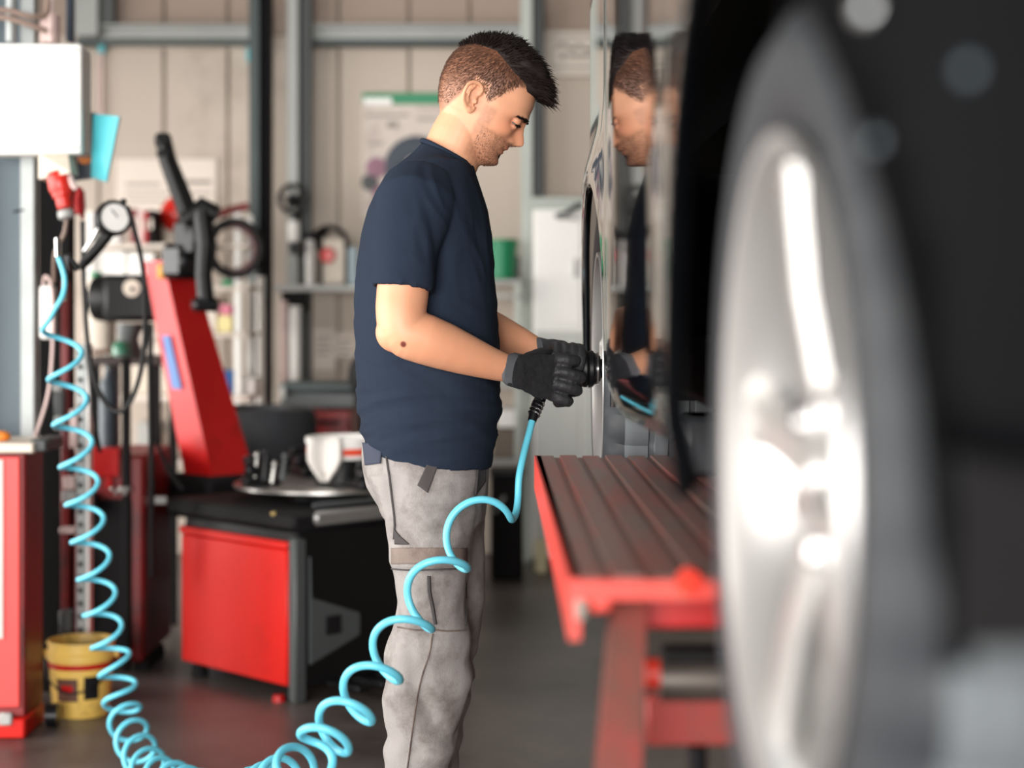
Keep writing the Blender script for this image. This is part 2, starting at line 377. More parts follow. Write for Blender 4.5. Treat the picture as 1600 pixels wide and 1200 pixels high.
m = MB(); prect(m, 1036, 1018, 1330, 1040, 1.95, 0.05, 0.004); m.build('roller_guard', blackmat_m, t)
m = MB(); prect(m, 1010, 1088, 1330, 1166, 1.99, 0.02, 0.003); m.build('lower_plate', rust_m, t)
a = P(1090, 1166, 2.0); MB().cyl((a.x, 2.0, 0.02), a, 0.011).build('lift_rod', blackmat_m, t)
# scissor arms and the base frame on the floor
def bar(p0, p1, w, h, m, name):
    p0 = Vector(p0); p1 = Vector(p1); d = (p1 - p0); L = d.length; q = d.to_track_quat('Y', 'Z').to_matrix()
    MB().box((p0 + p1) / 2, (w, L, h), q, 0.004).build(name, m, t)
bar((0.40, 1.95, 0.88), (0.40, 3.15, 0.10), 0.04, 0.09, rust_m, 'scissor_arm'); bar((0.45, 3.15, 0.88), (0.45, 1.95, 0.10), 0.04, 0.09, rust_m, 'scissor_arm')
MB().box((0.30, 2.5, 0.03), (0.52, 1.5, 0.06), None, 0.01).build('base_frame', dkred_m, t)
for y in (2.35, 2.95):
    tag(MB().box((0.36, y, DZ + 0.049), (0.16, 0.14, 0.096), None, 0.01).build('rubber_pad', rubber_m), 'black rubber block on the lift deck, the %s one under the sill' % ('nearer' if y < 2.6 else 'farther'), 'block')

# ------------------------------------------------------------------ the black vehicle
car = thing('van', 'black glossy vehicle raised on the red lift, wheels hanging free', 'car', (1.05, 2.6, 0.98))
cy = [0.50, 0.60, 0.68, 0.78, 0.87, 1.0, 1.27, 1.65, 1.8, 2.05, 2.3, 2.6, 2.9, 3.1, 3.3, 3.45, 3.7, 4.05, 4.3, 4.85]
cx = [0.60, 0.42, 0.33, 0.255, 0.205, 0.168, 0.150, 0.150, 0.156, 0.182, 0.198, 0.179, 0.160, 0.172, 0.183, 0.173, 0.163, 0.163, 0.19, 0.30]
def sx_side(y, z):
    # smooth the control polygon
    x = sum(np.interp(y + o, cy, cx) * w for o, w in ((-0.12, .15), (-0.06, .2), (0, .3), (0.06, .2), (0.12, .15)))
    if y > 2.9:                                   # the flare round the rear wheel dies out above
        k = min(max((z - 1.50) / 0.16, 0), 1) * min(max((y - 3.26) / 0.22, 0), 1)
        k = k * k * (3 - 2 * k); x = x * (1 - k) + float(np.interp(y, [2.7, 3.0, 3.3, 3.6, 4.2, 4.85], [.176, .168, .186, .186, .192, .30])) * k
    x += 0.02 * max(0, (1.16 - z) / 0.08) ** 2     # sill tucks under
    return x
W1, W2, RA1, RA2 = (1.27, 1.13), (3.70, 1.12), 0.395, 0.388
def side_mesh(mir):
    ys = np.arange(0.50, 4.86, 0.02); zs = np.arange(1.08, 1.961, 0.02); keep = {}; vs = []
    hole = lambda y, z: ((y - W1[0]) ** 2 + (z - W1[1]) ** 2 < RA1 ** 2) or ((y - W2[0]) ** 2 + (z - W2[1]) ** 2 < RA2 ** 2) or (y < 0.88 and z < 1.17)
    for i, y in enumerate(ys):
        for j, z in enumerate(zs):
            if not hole(y, z): keep[(i, j)] = len(vs); vs.append([y, z])
    fs = [];
    for i in range(len(ys) - 1):
        for j in range(len(zs) - 1):
            q = [(i, j), (i + 1, j), (i + 1, j + 1), (i, j + 1)]
            if all(k in keep for k in q): fs.append([keep[k] for k in q])
    # pull the ragged rim of each arch onto its circle
    cnt = {}
    for f in fs:
        for k in f: cnt[k] = cnt.get(k, 0) + 1
    for k, v in enumerate(vs):
        if cnt.get(k, 0) == 4: continue
        for (c, r) in ((W1, RA1), (W2, RA2)):
            d = math.hypot(v[0] - c[0], v[1] - c[1])
            if d < r + 0.032 and d > 1e-6 and v[1] > 1.081: v[0] = c[0] + (v[0] - c[0]) * r / d; v[1] = c[1] + (v[1] - c[1]) * r / d
    used = sorted(cnt); re = {k: n for n, k in enumerate(used)}
    out = [((2.1 - sx_side(*vs[k])) if mir else sx_side(*vs[k]), vs[k][0], vs[k][1]) for k in used]
    return MB().add(out, [[re[k] for k in f] for f in fs])
for mir in (0, 1):
    o = side_mesh(mir).build('body_side', [paint_m, trimb_m], car, smooth=60)
    for pl in o.data.polygons:
        if pl.center.y < 1.0: pl.material_index = 1      # unpainted plastic front corner
    md = o.modifiers.new('thick', 'SOLIDIFY'); md.thickness = 0.018; md.offset = 0
# wheel arch trims, liners
for (c, r, m_) in ((W1, RA1, trimb_m), (W2, RA2, chrome_m)):
    pts = []
    for k in range(41):
        a = math.radians(-8 + 196 * k / 40); y = c[0] + r * math.cos(a); z = c[1] + r * math.sin(a); pts.append((sx_side(y, max(z, 1.1)) - 0.003, y, z))
    MB().tube(pts, 0.006 if m_ is chrome_m else 0.008, 8).build('arch_trim', m_, car)
    rings = []
    for k in range(31):
        a = math.radians(-6 + 192 * k / 30); dy, dz = math.cos(a), math.sin(a)
        rings.append([Vector((x, c[0] + dy * rr, c[1] + dz * rr)) for (x, rr) in ((0.215, r + 0.008), (0.62, r + 0.008), (0.62, r + 0.016), (0.215, r + 0.016))])
    MB().loft(rings).build('arch_liner', blackmat_m, car)
MB().box((1.05, 2.49, 1.15), (1.55, 1.55, 0.10), None, 0.02).build('underbody', blackmat_m, car)
MB().box((1.05, 2.72, 1.75), (1.24, 4.0, 0.36), None, 0.05).build('inner_body', blackmat_m, car)
MB().box((1.05, 2.9, 2.58), (1.56, 3.7, 0.06), None, 0.03).build('roof', paint_m, car)
for x in (0.26, 1.84): MB().box((x, 2.9, 2.25), (0.03, 3.6, 0.60), None, 0.01).build('side_window', glass_m, car)
MB().box((1.05, 0.54, 1.56), (0.86, 0.06, 0.78), None, 0.02).build('front_end', paint_m, car)
MB().box((1.05, 4.85, 1.7), (1.4, 0.05, 1.2), None, 0.02).build('tailgate', paint_m, car)
# added blobs that paint soft highlights and sheen onto the front wing
for (y_, z_, s_, m_, nm) in ((.945, 1.405, 1.0, mt('lamp_lens', (210, 214, 216), 0.08, 0.6, coat=1.0), 'wing_glint'), (.935, 1.335, .9, mt('sheen_tint', (70, 84, 92), .2), 'wing_sheen'), (.86, 1.362, .8, MATS['sheen_tint'] if 'sheen_tint' in MATS else None, 'wing_sheen')):
    if m_ is None: m_ = MATS['sheen_tint']
    MB().sphere((sx_side(y_, z_) - .001, y_, z_), .021 * s_, (.35, 1.15, .5), None, 18, 12).build(nm, m_, car)
# clear head lamp set into the front corner
hl = MB(); hl.sphere((0.285, 0.83, 1.60), 0.06, (0.9, 1.2, 0.8)); hl.build('head_lamp', mt('lamp_lens', (210, 214, 216), 0.08, 0.6, coat=1.0), car)

tread_m = mt('lit_tread', (104, 109, 112), 0.8, var=0.25, scale=14)  # lighter rubber tone paints in the light falling on the tread
def wheel(c, yaw, mir=False):
    w = empty('wheel', c, car)
    ax = Vector((-math.cos(yaw), -math.sin(yaw), 0)) if not mir else Vector((1, 0, 0))
    up = Vector((0, 0, 1)); sd = ax.cross(up); C = Vector(c)
    def Q(r, a, h): return C + ax * h + (up * math.cos(a) + sd * math.sin(a)) * r
    prof = [(.237, -.014), (.250, .000), (.278, .012), (.306, .011), (.330, -.004), (.342, -.026), (.345, -.045), (.345, -.070), (.337, -.072), (.337, -.081), (.346, -.083), (.346, -.107), (.338, -.109), (.338, -.118), (.346, -.120), (.345, -.145), (.337, -.147), (.337, -.156), (.345, -.158), (.342, -.190), (.330, -.215), (.300, -.230), (.250, -.222), (.237, -.205)]
    n = 140; rings = []
    for j, (r, h) in enumerate(prof):
        rr = []
        for k in range(n):
            dr = 0
            if (4 <= j <= 7 or 16 <= j <= 20) and k % 4 == 0: dr = -.008
            elif j in (10, 11, 14, 15) and (k + j) % 5 == 0: dr = -.006
            rr.append(Q(r + dr, 2 * math.pi * k / n, h))
        rings.append(rr)
    ty = MB().loft(rings, closed=True).build('tyre', [rubber_m, tread_m], w, smooth=35)
    for pl in ty.data.polygons:
        if 5 * n <= pl.index < 19 * n: pl.material_index = 1
    rp = [(.236, .002), (.244, .006), (.243, .012), (.234, .011), (.226, .000), (.214, -.030), (.207, -.11), (.210, -.19), (.232, -.205), (.236, -.195), (.216, -.18), (.213, -.11), (.220, -.034), (.231, -.006)]
    MB().loft([[Q(r, 2 * math.pi * k / 72, h) for k in range(72)] for r, h in rp], closed=True).build('rim', alloy_m, w)
    for k in range(5):
        a = 2 * math.pi * k / 5 + 0.16
        m = MB(); rg = []
        for (r, wd, h, th) in ((.030, .030, -.028, .03), (.07, .026, -.018, .03), (.13, .021, -.010, .026), (.19, .024, -.006, .022), (.226, .034, -.004, .02)):
            p = Q(r, a, 0); tg = (Q(r, a + .01, 0) - Q(r, a - .01, 0)).normalized()
            rg.append([p + tg * wd + ax * (h - .008), p + tg * wd * .55 + ax * h, p - tg * wd * .55 + ax * h, p - tg * wd + ax * (h - .008), p - tg * wd * .7 + ax * (h - th), p + tg * wd * .7 + ax * (h - th)])
        m.loft(rg).build('spoke', alloy_m, w, smooth=30)
        p = Q(.052, a + .63, -.03); MB().cyl(p, p + ax * .018, .011, .010, 6).build('lug_nut', chrome_m, w)
    MB().loft([[Q(r, 2 * math.pi * k / 32, h) for k in range(32)] for r, h in ((.072, -.06), (.074, -.030), (.066, -.022), (.034, -.020), (.032, -.010), (.012, -.007))]).build('hub', alloy_m, w)
    MB().loft([[Q(r, 2 * math.pi * k / 40, h) for k in range(40)] for r, h in ((.155, -.105), (.155, -.08), (.10, -.08), (.08, -.06))]).build('brake_disc', dgrey_m, w)
    return w
wheel((0.195, W1[0], W1[1]), math.radians(1.5)); wheel((0.187, W2[0], W2[1]), 0)
wheel((1.905, W1[0], W1[1]), 0, True); wheel((1.905, W2[0], W2[1]), 0, True)
# ------------------------------------------------------------------ the mechanic
D0 = 3.65
U3, V3 = Vector((1, 0, 0)), Vector((0, 1, 0))
def prof_ring(py, xl, xr, b, D=D0, n=40, pw=2.3, tilt=0.0):
    a = P(xl, py, D); c = P(xr, py, D); ctr = (a + c) / 2
    return ring(ctr, Vector((1, 0, tilt)), V3, (c.x - a.x) / 2, b, n, pw)
skin_m = mt('skin', (226, 164, 128), 0.5, var=0.07, scale=30, bump=0.06, bscale=400, sss=0.12, vcol='Col')
hair_m = mt('dark_hair', (30, 21, 19), 0.65, spec=0.2, var=0.3, scale=60)
fade_m = mt('short_brown_hair', (96, 68, 55), 0.6, spec=0.25, var=0.3, scale=60)
shirt_m = mt('navy_cotton', (37, 46, 60), 0.9, spec=0.12, var=0.10, scale=6, bump=0.25, bscale=500)
trou_m = mt('grey_work_cloth', (150, 145, 142), 0.85, var=0.12, scale=7, bump=0.3, bscale=420, dirt=(104, 95, 90), dirt_amt=0.42, dirt_scale=9)
trou2_m = mt('grimy_grey_cloth', (126, 112, 104), 0.85, var=0.25, scale=14, bump=0.3, bscale=400, dirt=(72, 58, 52), dirt_amt=0.5)
dkcloth_m = mt('dark_grey_cloth', (68, 64, 64), 0.85, var=0.15)
navyc_m = mt('navy_pocket_cloth', (52, 58, 74), 0.85, var=0.12)
glove_m = mt('black_glove', (44, 44, 47), 0.55, var=0.2, scale=40, bump=0.3, bscale=300)
boot_m = mt('boot_leather', (44, 38, 36), 0.55, var=0.2)

man = thing('person', 'man in navy t-shirt, grey work trousers and black gloves using an air wrench', 'person', P(665, 1450, D0) * 1.0)
man.location.z = 0.0

# ---- head in its own frame (f forward, u up, y sideways), bowed 29 degrees
HT = math.radians(29); HF = Vector((math.cos(HT), 0, -math.sin(HT))); HU = Vector((math.sin(HT), 0, math.cos(HT))); HE = P(745, 165, D0)
def hw(f, u, y): return HE + HF * f + HU * u + V3 * y
uu = [-.104, -.098, -.09, -.08, -.068, -.055, -.037, -.015, 0, .02, .05, .075, .095, .112, .124, .131]
ff = [.060, .074, .0835, .0875, .0885, .0895, .0930, .0960, .0975, .1025, .1040, .0970, .0830, .0610, .0350, .006]
fb = [.030, .016, .000, -.015, -.035, -.052, -.068, -.080, -.087, -.092, -.094, -.090, -.081, -.066, -.046, -.012]
hwid = [.014, .026, .037, .046, .053, .058, .0625, .0665, .069, .073, .0755, .073, .066, .054, .036, .010]
NU, NT = 92, 110
def G(x, s): return math.exp(-(x / s) ** 2)
hv = []
for i in range(NU):
    u = uu[0] + (uu[-1] - uu[0]) * i / (NU - 1)
    a, b, w = (sum(np.interp(u + o * .006, uu, q) * k for o, k in ((-1, .25), (0, .5), (1, .25))) for q in (ff, fb, hwid))
    c = (a + b) / 2 + 0.012 * (1 if u > -.03 else 0.4); row = []
    for k in range(NT):
        t = 2 * math.pi * k / NT; ct, st = math.cos(t), math.sin(t)
        pw = 2.25; ex = 2 / pw
        f = c + math.copysign(abs(ct) ** ex, ct) * ((a - c) if ct > 0 else (c - b)); y = math.copysign(abs(st) ** ex, st) * w
        if ct > 0:
            fr = min(1, ct * 1.6); s = abs(y)
            nh = float(np.interp(u, [-.043, -.038, -.031, -.026, -.018, -.004, .010, .018], [0, .010, .026, .0295, .0250, .0150, .0070, 0]))
            ns = float(np.interp(u, [-.04, -.028, 0, .015], [.0120, .0105, .0080, .0080]))
            d = nh * G(y, ns) + .0065 * G(s - .0165, .006) * G(u + .031, .007)             # nose and wings
            d += .0075 * G(u - .021, .009) * G(s - .026, .022) + .003 * G(u - .024, .012) * G(y, .012)   # brow ridge
            d -= .0125 * G(u - .005, .0115) * G(s - .031, .017)                            # eye sockets
            d += .006 * G(u + .018, .014) * G(s - .047, .018)                              # cheekbones
            d += .0065 * G(u + .0485, .0045) * G(y, .021) + .0055 * G(u + .0595, .0050) * G(y, .019) - .0035 * G(u + .054, .0024) * G(y, .026)
            d += .003 * G(u + .044, .010) * G(y, .026) - .001 * G(u + .069, .006) * G(y, .02)
            d += .0095 * G(u + .085, .011) * G(y, .020)                                    # chin
            d -= .003 * G(s - .036, .01) * G(u + .05, .02)
            f += d * fr
        # temples and jaw shaping
        y *= 1 - .05 * G(u - .035, .02) * G(f - .06, .025)
        row.append((f, u, y))
    hv.append(row)
hl_ = MB(); hl_.loft([[Vector(p) for p in r] for r in hv])
head_bvh = BVHTree.FromPolygons(hl_.v, [tuple(f) for f in hl_.f])     # in head coordinates
body = MB(); body.add([hw(*v) for v in hl_.v], hl_.f)
# upper eyelids
for s in (-1, 1):
    R = Matrix((HF, V3, HU)).transposed()
    body.sphere(hw(.0862, .0085, .031 * s), .0122, (1.0, 1.15, .72), R, 18, 12)
    body.sphere(hw(.0858, -.0045, .031 * s), .0112, (.95, 1.15, .50), R, 18, 12)
    # ears: rim, bowl, lobe
    ec = (-.010, .002, .0735 * s); back = .32
    def ep(f, u, o): return hw(ec[0] + f - .10 * u, ec[1] + u + .15 * f, ec[2] + s * (o + max(0, -f) * back))
    rim = [ep(f, u, o) for f, u, o in ((.010, .010, .001), (.012, .022, .004), (.004, .0305, .008), (-.008, .0305, .010), (-.0165, .021, .012), (-.0180, .006, .012), (-.0145, -.008, .009), (-.007, -.018, .006), (.003, -.027, .004), (.0095, -.024, .002), (.0105, -.014, .0))]
    body.tube([Vector(p) for p in catmull(rim, 4)], .0042, 8)
    bowl = [ring(ep(-.003, .002, o), (ep(.01, 0, 0) - ep(-.01, 0, 0)).normalized(), HU, a, b, 16) for o, a, b in ((-.012, .010, .020), (-.001, .013, .025), (.003, .0135, .0255), (.0042, .010, .022))]
    body.loft(bowl)
    body.tube([ep(-.004, .024, .007), ep(-.009, .012, .0095), ep(-.008, -.002, .009), ep(-.003, -.011, .006)], .0032, 8)
    body.sphere(ep(.009, -.004, .003), .005, (.8, .8, 1.2))
    body.sphere(ep(.003, -.023, .004), .0068, (.9, .7, 1.0))
# ---- neck, torso core, arms
nk = [(738, 168, .046, .050), (728, 190, .056, .058), (719, 210, .059, .060), (710, 232, .060, .060), (700, 252, .062, .063), (692, 280, .070, .075), (686, 320, .080, .09)]
body.loft([ring(P(x, y, D0), Vector((.88, 0, -.30 if i < 3 else -.42)).normalized(), V3, a, b, 32, 2.1) for i, (x, y, a, b) in enumerate(nk)])
core = [(700, 590, 760, .14), (640, 585, 755, .145), (560, 580, 752, .145), (480, 580, 750, .15), (420, 582, 748, .16), (370, 588, 744, .165), (330, 598, 738, .16), (300, 612, 728, .15), (275, 632, 720, .12)]
body.loft([prof_ring(y, a, b, c) for y, a, b, c in core])
DA = D0 - .215
near_arm = [(650, 318, DA + .07, .050), (641, 360, DA + .035, .052), (633, 420, DA + .006, .050), (629, 460, DA - .003, .0500), (627, 490, DA - .012, .0485), (634, 518, DA - .015, .0480), (664, 530, DA - .008, .0485), (694, 541, DA + .006, .0455), (728, 554, DA + .026, .0395), (764, 567, DA + .050, .0320), (796, 577, DA + .075, .0258), (803, 579, DA + .086, .016)]
body.tube([Vector(p) for p in catmull([P(x, y, d) for x, y, d, r in near_arm], 5)], [float(v) for v in np.interp(np.linspace(0, len(near_arm) - 1, (len(near_arm) - 1) * 5 + 1), range(len(near_arm)), [q[3] for q in near_arm])], 56)
body.sphere(P(619, 519, DA - .014), .0395, (1, .95, 1.0), None, 32, 20)                           # point of the elbow
DF = D0 + .205
far_arm = [(655, 318, DF - .07, .050), (665, 380, DF - .02, .050), (680, 450, DF + .005, .048), (696, 490, DF + .01, .047), (724, 502, DF, .046), (760, 513, DF - .02, .0430), (800, 530, DF - .05, .0350), (840, 549, DF - .085, .0275), (868, 556, DF - .10, .026)]
body.tube([Vector(p) for p in catmull([P(x, y, d) for x, y, d, r in far_arm], 5)], [float(v) for v in np.interp(np.linspace(0, len(far_arm) - 1, (len(far_arm) - 1) * 5 + 1), range(len(far_arm)), [q[3] for q in far_arm])], 48)
bme = fuse('body', body, .0022, 4, .5)
co = vget(bme); rel = co - np.array(HE)
lf = rel @ np.array(HF); lu = rel @ np.array(HU); ly = rel[:, 1]
hairline_f = lambda u: np.interp(u, [-.06, -.02, .000, .006, .025, .055, .070, .085, .10, .12], [-.055, -.035, .012, .022, .032, .050, .060, .077, .098, .15])
def sm(x, a, b): t = np.clip((x - a) / (b - a), 0, 1); return t * t * (3 - 2 * t)
colr = np.ones((len(co), 4))
inhead = (lu > -.11) & (lu < .14) & (lf > -.12) & (lf < .14) & (np.abs(ly) < .1)
nzv = fnoise(co, (160, 160, 160), 3.1, 2) * .5 + .5
def blend(mask, rgb):
    global colr
    mask = np.clip(mask, 0, 1)[:, None]; colr[:, :3] = colr[:, :3] * (1 - mask) + np.array(rgb)[None] * mask
warm = sm(lu, -.05, -.02) * (1 - sm(lu, .0, .03)) * sm(lf, .05, .08) * inhead
blend(warm * .40, (1.0, .76, .70))
blend(inhead * np.exp(-((lu + .015) / .02) ** 2) * np.exp(-((lf - .07) / .025) ** 2) * .35, (1.0, .74, .68))
ear = inhead & (np.abs(ly) > .071) & (lf < .012) & (lf > -.045) & (np.abs(lu) < .045)
hm = sm(hairline_f(lu) - lf, -.004, .010) * inhead * (1 - sm(-lu, .035, .065)) * sm(lf + .10 + .0 * lu, -.05, .0)
low = np.where(lf > -.03, np.interp(lf, [-.03, .0, .022, .03], [.026, .03, .004, .02]), np.interp(lf, [-.10, -.055, -.03], [-.060, -.055, .006]))
hm = hm * sm(lu - low, -.004, .016) * (1 - ear)
fadek = sm(lu, -.05, .085)
blend(hm * (.70 + .30 * fadek) * (.95 + .2 * (nzv - .5)), (.27, .225, .21))
beard = inhead * sm(lf, .012, .040) * (1 - sm(lu, -.040, -.026)) * sm(lu, -.116, -.09)
beard = np.maximum(beard, inhead * sm(lf, .014, .024) * (1 - sm(lf, .040, .052)) * sm(lu, -.09, -.05) * (1 - sm(lu, .0, .012)) * .8)
beard = np.maximum(beard, inhead * np.exp(-((lu + .041) / .007) ** 2) * (np.abs(ly) < .03) * sm(lf, .07, .085))
lipm = inhead * (np.exp(-((lu + .0485) / .0042) ** 2) + np.exp(-((lu + .0595) / .005) ** 2)) * np.exp(-(ly / .019) ** 4) * sm(lf, .078, .088)
chk = inhead * sm(lf, .03, .06) * np.exp(-((lu + .045) / .012) ** 2) * sm(np.abs(ly), .026, .036)
beard = beard * (1 - .55 * np.clip(chk, 0, 1)) * (1 - np.clip(lipm, 0, 1))
mst = inhead * (np.exp(-((lu + .041) / .006) ** 2) * (np.abs(ly) < .028) * sm(lf, .07, .085) + np.exp(-((lu + .083) / .018) ** 2) * sm(lf, .065, .085)) * (1 - np.clip(lipm, 0, 1))
blend((beard * .62 + mst * .22) * (.75 + .6 * (nzv - .5)), (.31, .235, .21))
blend(lipm * .7, (.80, .45, .40))
blend(inhead * np.exp(-((lu + .0540) / .0016) ** 2) * np.exp(-(ly / .024) ** 4) * sm(lf, .07, .085) * .8, (.35, .18, .16))
# ruddy forearms and a dark scab near the elbow
armm = (~inhead) & (co[:, 2] < HE.z - .25)
blend(armm * (.22 + .35 * (fnoise(co, (12, 12, 12), 9., 3))) * .55, (.95, .70, .58))
scab = np.array(P(630, 538, DA - .062)); dd = np.sqrt((co[:, 0] - scab[0]) ** 2 + (co[:, 2] - scab[2]) ** 2)
blend((1 - sm(dd, .004, .0075)) * armm * (co[:, 1] < DA), (.20, .09, .10))
ca = bme.color_attributes.new('Col', 'FLOAT_COLOR', 'POINT'); ca.data.foreach_set('color', colr.ravel())
bme.materials.append(skin_m)
body_o = link('body', bme, man)
# eyes
eye_m = mt('eye_white', (104, 84, 76), 0.6, var=0.02); iris_m = mt('dark_iris', (40, 26, 20), 0.1)
for s in (-1, 1):
    e = MB().sphere(hw(.0850, .0020, .031 * s), .0108, nu=18, nv=12).build('eye', eye_m, man)
    MB().sphere(hw(.0905, -.0002, .0320 * s), .0066, (.9, 1, 1)).build('iris', iris_m, e)
    MB().tube([hw(f, u, y * s) for f, u, y in ((.0935, .0010, .021), (.0985, .0018, .027), (.0985, .0018, .033), (.0950, .0010, .039), (.0900, -.0010, .044))], [.0012, .0024, .0030, .0024, .0014], 6).build('eyelash', hair_m, e)
# ---- hair: dark top, cropped sides, brows, stubble
topb = lambda f: float(np.interp(f, [-.10, -.085, -.06, -.015, .035, .070, .085, .11], [.088, .092, .106, .114, .093, .083, .078, .064]))
HC = Vector((.004, .055, 0))
def skin_pt(d):
    h = head_bvh.ray_cast(HC + d * .3, -d)
    return h[0] if h[0] is not None else HC + d * .08
def thick(f): return float(np.interp(f, [-.09, -.06, -.03, 0, .035, .07, .1], [.004, .009, .017, .024, .028, .030, .031]))
cap = MB(); rows = []
for i in range(40):
    th = math.pi * (i + .5) / 40; row = []
    for k in range(72):
        ph = 2 * math.pi * k / 72; d = Vector((math.sin(th) * math.cos(ph), math.cos(th), math.sin(th) * math.sin(ph)))
        p = skin_pt(d); k_ = (p.y - topb(p.x)) / .012 if p.x < hairline_f(p.y) + .012 else (p.y - .072) / .008
        k_ = min(max(k_ + .5, 0), 1)
        n_ = noise.noise(p * 55) * .35 + noise.noise(p * 120) * .2
        q = p + d * (-.006 + (thick(p.x) * (1 + n_) + .003) * k_) + Vector((.010 * k_ * max(0, min(1, (p.x - .03) / .06)), .004 * k_, 0))
        row.append(hw(q.x, q.y, q.z))
    rows.append(row)
cap.loft(rows)
hair_o = cap.build('hair', hair_m, man, smooth=80)
def strand(mb, pts, r):
    mb.tube(pts, [r, r * .9, r * .65, r * .15][:len(pts)] if len(pts) <= 4 else r, 3)
st = MB(); n_s = 0; rnd = random.Random(3)
while n_s < 4200:
    th = math.acos(rnd.uniform(-.2, 1)); ph = rnd.uniform(0, 2 * math.pi)
    d = Vector((math.sin(th) * math.cos(ph), math.cos(th), math.sin(th) * math.sin(ph))); p = skin_pt(d)
    if p.y < topb(p.x) - .006 or (p.x > hairline_f(p.y) + .008 and p.y < .068): continue
    n_s += 1
    T = thick(p.x); fwd = min(1, max(0, (p.x + .06) / .12))
    root = p + d * T * rnd.uniform(.15, .8); dirv = (d * (1.0 - .5 * fwd) + Vector((.25 + .70 * fwd, .10 + .22 * fwd, 0)) + Vector((rnd.gauss(0, .22), rnd.gauss(0, .22), rnd.gauss(0, .3)))).normalized()
    L = T * rnd.uniform(.55, .95) + .006; droop = Vector((.20, -.5, 0)) * fwd
    pts = [root, root + dirv * L * .4, root + dirv * L * .72 + droop * L * .12, root + dirv * L * .95 + droop * L * .36]
    strand(st, [hw(*q) for q in pts], rnd.uniform(.0007, .0012))
tag(st.build('hair_strands', hair_m, hair_o, smooth=80), kind='stuff')
fz = MB(); n_s = 0
while n_s < 9000:
    th = math.acos(rnd.uniform(-.75, .85)); ph = rnd.uniform(0, 2 * math.pi)
    d = Vector((math.sin(th) * math.cos(ph), math.cos(th), math.sin(th) * math.sin(ph))); p = skin_pt(d)
    lo = float(np.interp(p.x, [-.10, -.055, -.03, -.001, .022, .03], [-.052, -.045, .028, .032, .010, .02]))
    if p.y > topb(p.x) + .006 or p.x > hairline_f(p.y) - .001 or p.y < lo: continue
    n_s += 1
    dv = (d * .5 + Vector((-.15, -.8, 0)) + Vector((rnd.gauss(0, .3),) * 3)).normalized(); L = .0035 + .008 * max(0, min(1, (p.y - .0) / .10))
    fz.tube([hw(*(p - d * .001)), hw(*(p + dv * L))], [.00042, .00015], 3)
tag(fz.build('cropped_hair', fade_m, hair_o, smooth=80), kind='stuff')
bw = MB()
for s in (-1, 1):
    for k in range(240):
        a = rnd.random(); y = (.013 + .036 * a) * s; u = .0165 + .0045 * math.sin(a * 2.6) + rnd.gauss(0, .0016) - .004 * a
        h = head_bvh.ray_cast(Vector((.2, u, y)), Vector((-1, 0, 0)))
        if h[0] is None: continue
        p = h[0]; dv = Vector((.25, -.15 + .25 * (1 - a), s * (.4 + .6 * a))).normalized()
        bw.tube([hw(*p), hw(*(p + dv * rnd.uniform(.006, .010)))], [.0008, .0003], 3)
tag(bw.build('eyebrows', hair_m, man, smooth=80), kind='stuff')
sb = MB(); n_s = 0
while n_s < 2600:
    u = rnd.uniform(-.10, -.034); s = rnd.choice((-1, 1)); a = rnd.uniform(0, 1.5)
    dr = Vector((math.cos(a), 0, s * math.sin(a))); h = head_bvh.ray_cast(Vector((.03, u, 0)) + dr * .3, -dr)
    if h[0] is None or h[0].x < .018: continue
    p = h[0]
    if abs(p.z) < .021 and -.065 < p.y < -.0445 and p.x > .08: continue
    n_s += 1; dv = (h[1] * .5 + Vector((rnd.gauss(0, .3), -.7, rnd.gauss(0, .3)))).normalized()
    sb.tube([hw(*p), hw(*(p + dv * .003))], [.00045, .0002], 3)
tag(sb.build('stubble', fade_m, man, smooth=80), kind='stuff')

# ---- t-shirt
sh = MB()
tor = [(722, 580, 769, .172), (690, 571, 775, .174), (640, 563, 778, .174), (560, 557, 778, .177), (480, 555, 777, .182), (420, 557, 774, .192), (370, 564, 769, .197), (330, 574, 761, .196), (300, 588, 752, .184), (276, 604, 745, .160), (256, 624, 741, .125)]
rings = [prof_ring(716, 600, 755, .150, tilt=-.10), prof_ring(716, 596, 758, .155, tilt=-.10)]
rings = [prof_ring(690, 592, 757, .150), prof_ring(722, 586, 764, .164, tilt=-.09)] + [prof_ring(y, a, b, c, tilt=-.09 if y == 722 else 0) for y, a, b, c in tor]
c0 = P(695, 249, D0); ct = Vector((.86, 0, -.46))
rings.append(ring(c0 + Vector((.002, 0, .000)), ct, V3, .0640, .082, 40, 2.1)); rings.append(ring(c0 + Vector((.006, 0, .012)), ct, V3, .0585, .069, 40, 2.0))
rings.append(ring(c0 + Vector((.001, 0, -.006)), ct, V3, .050, .060, 40, 2.0))
sh.loft(rings)
for (pts, sgn) in (([(655, 300, D0 - .125, .072), (648, 318, D0 - .165, .076), (640, 360, D0 - .192, .070), (633, 410, D0 - .208, .0655), (629, 452, D0 - .216, .0600)], 1), ([(655, 300, D0 + .125, .072), (655, 318, D0 + .165, .074), (662, 360, D0 + .19, .068), (672, 410, D0 + .20, .064), (684, 455, D0 + .205, .062)], -1)):
    rr = []
    for i, (x, y, d, r) in enumerate(pts):
        dn = (P(*pts[min(i + 1, 4)][:3]) - P(*pts[max(i - 1, 0)][:3])).normalized(); u = Vector((1, 0, -.22 if i > 2 else 0)); u = (u - dn * u.dot(dn)).normalized(); v = dn.cross(u)
        rr.append(ring(P(x, y, d), u, v, r, r * (.92 if i > 1 else 1), 28, 2.1))
    x, y, d, r = pts[-1]; e = rr[-1]; ce = sum(e, Vector()) / len(e)
    rr.append([ce + (p - ce) * .84 for p in e]); rr.append([ce + (p - ce) * .80 + Vector((0, 0, .03)) for p in e])
    sh.loft(rr)
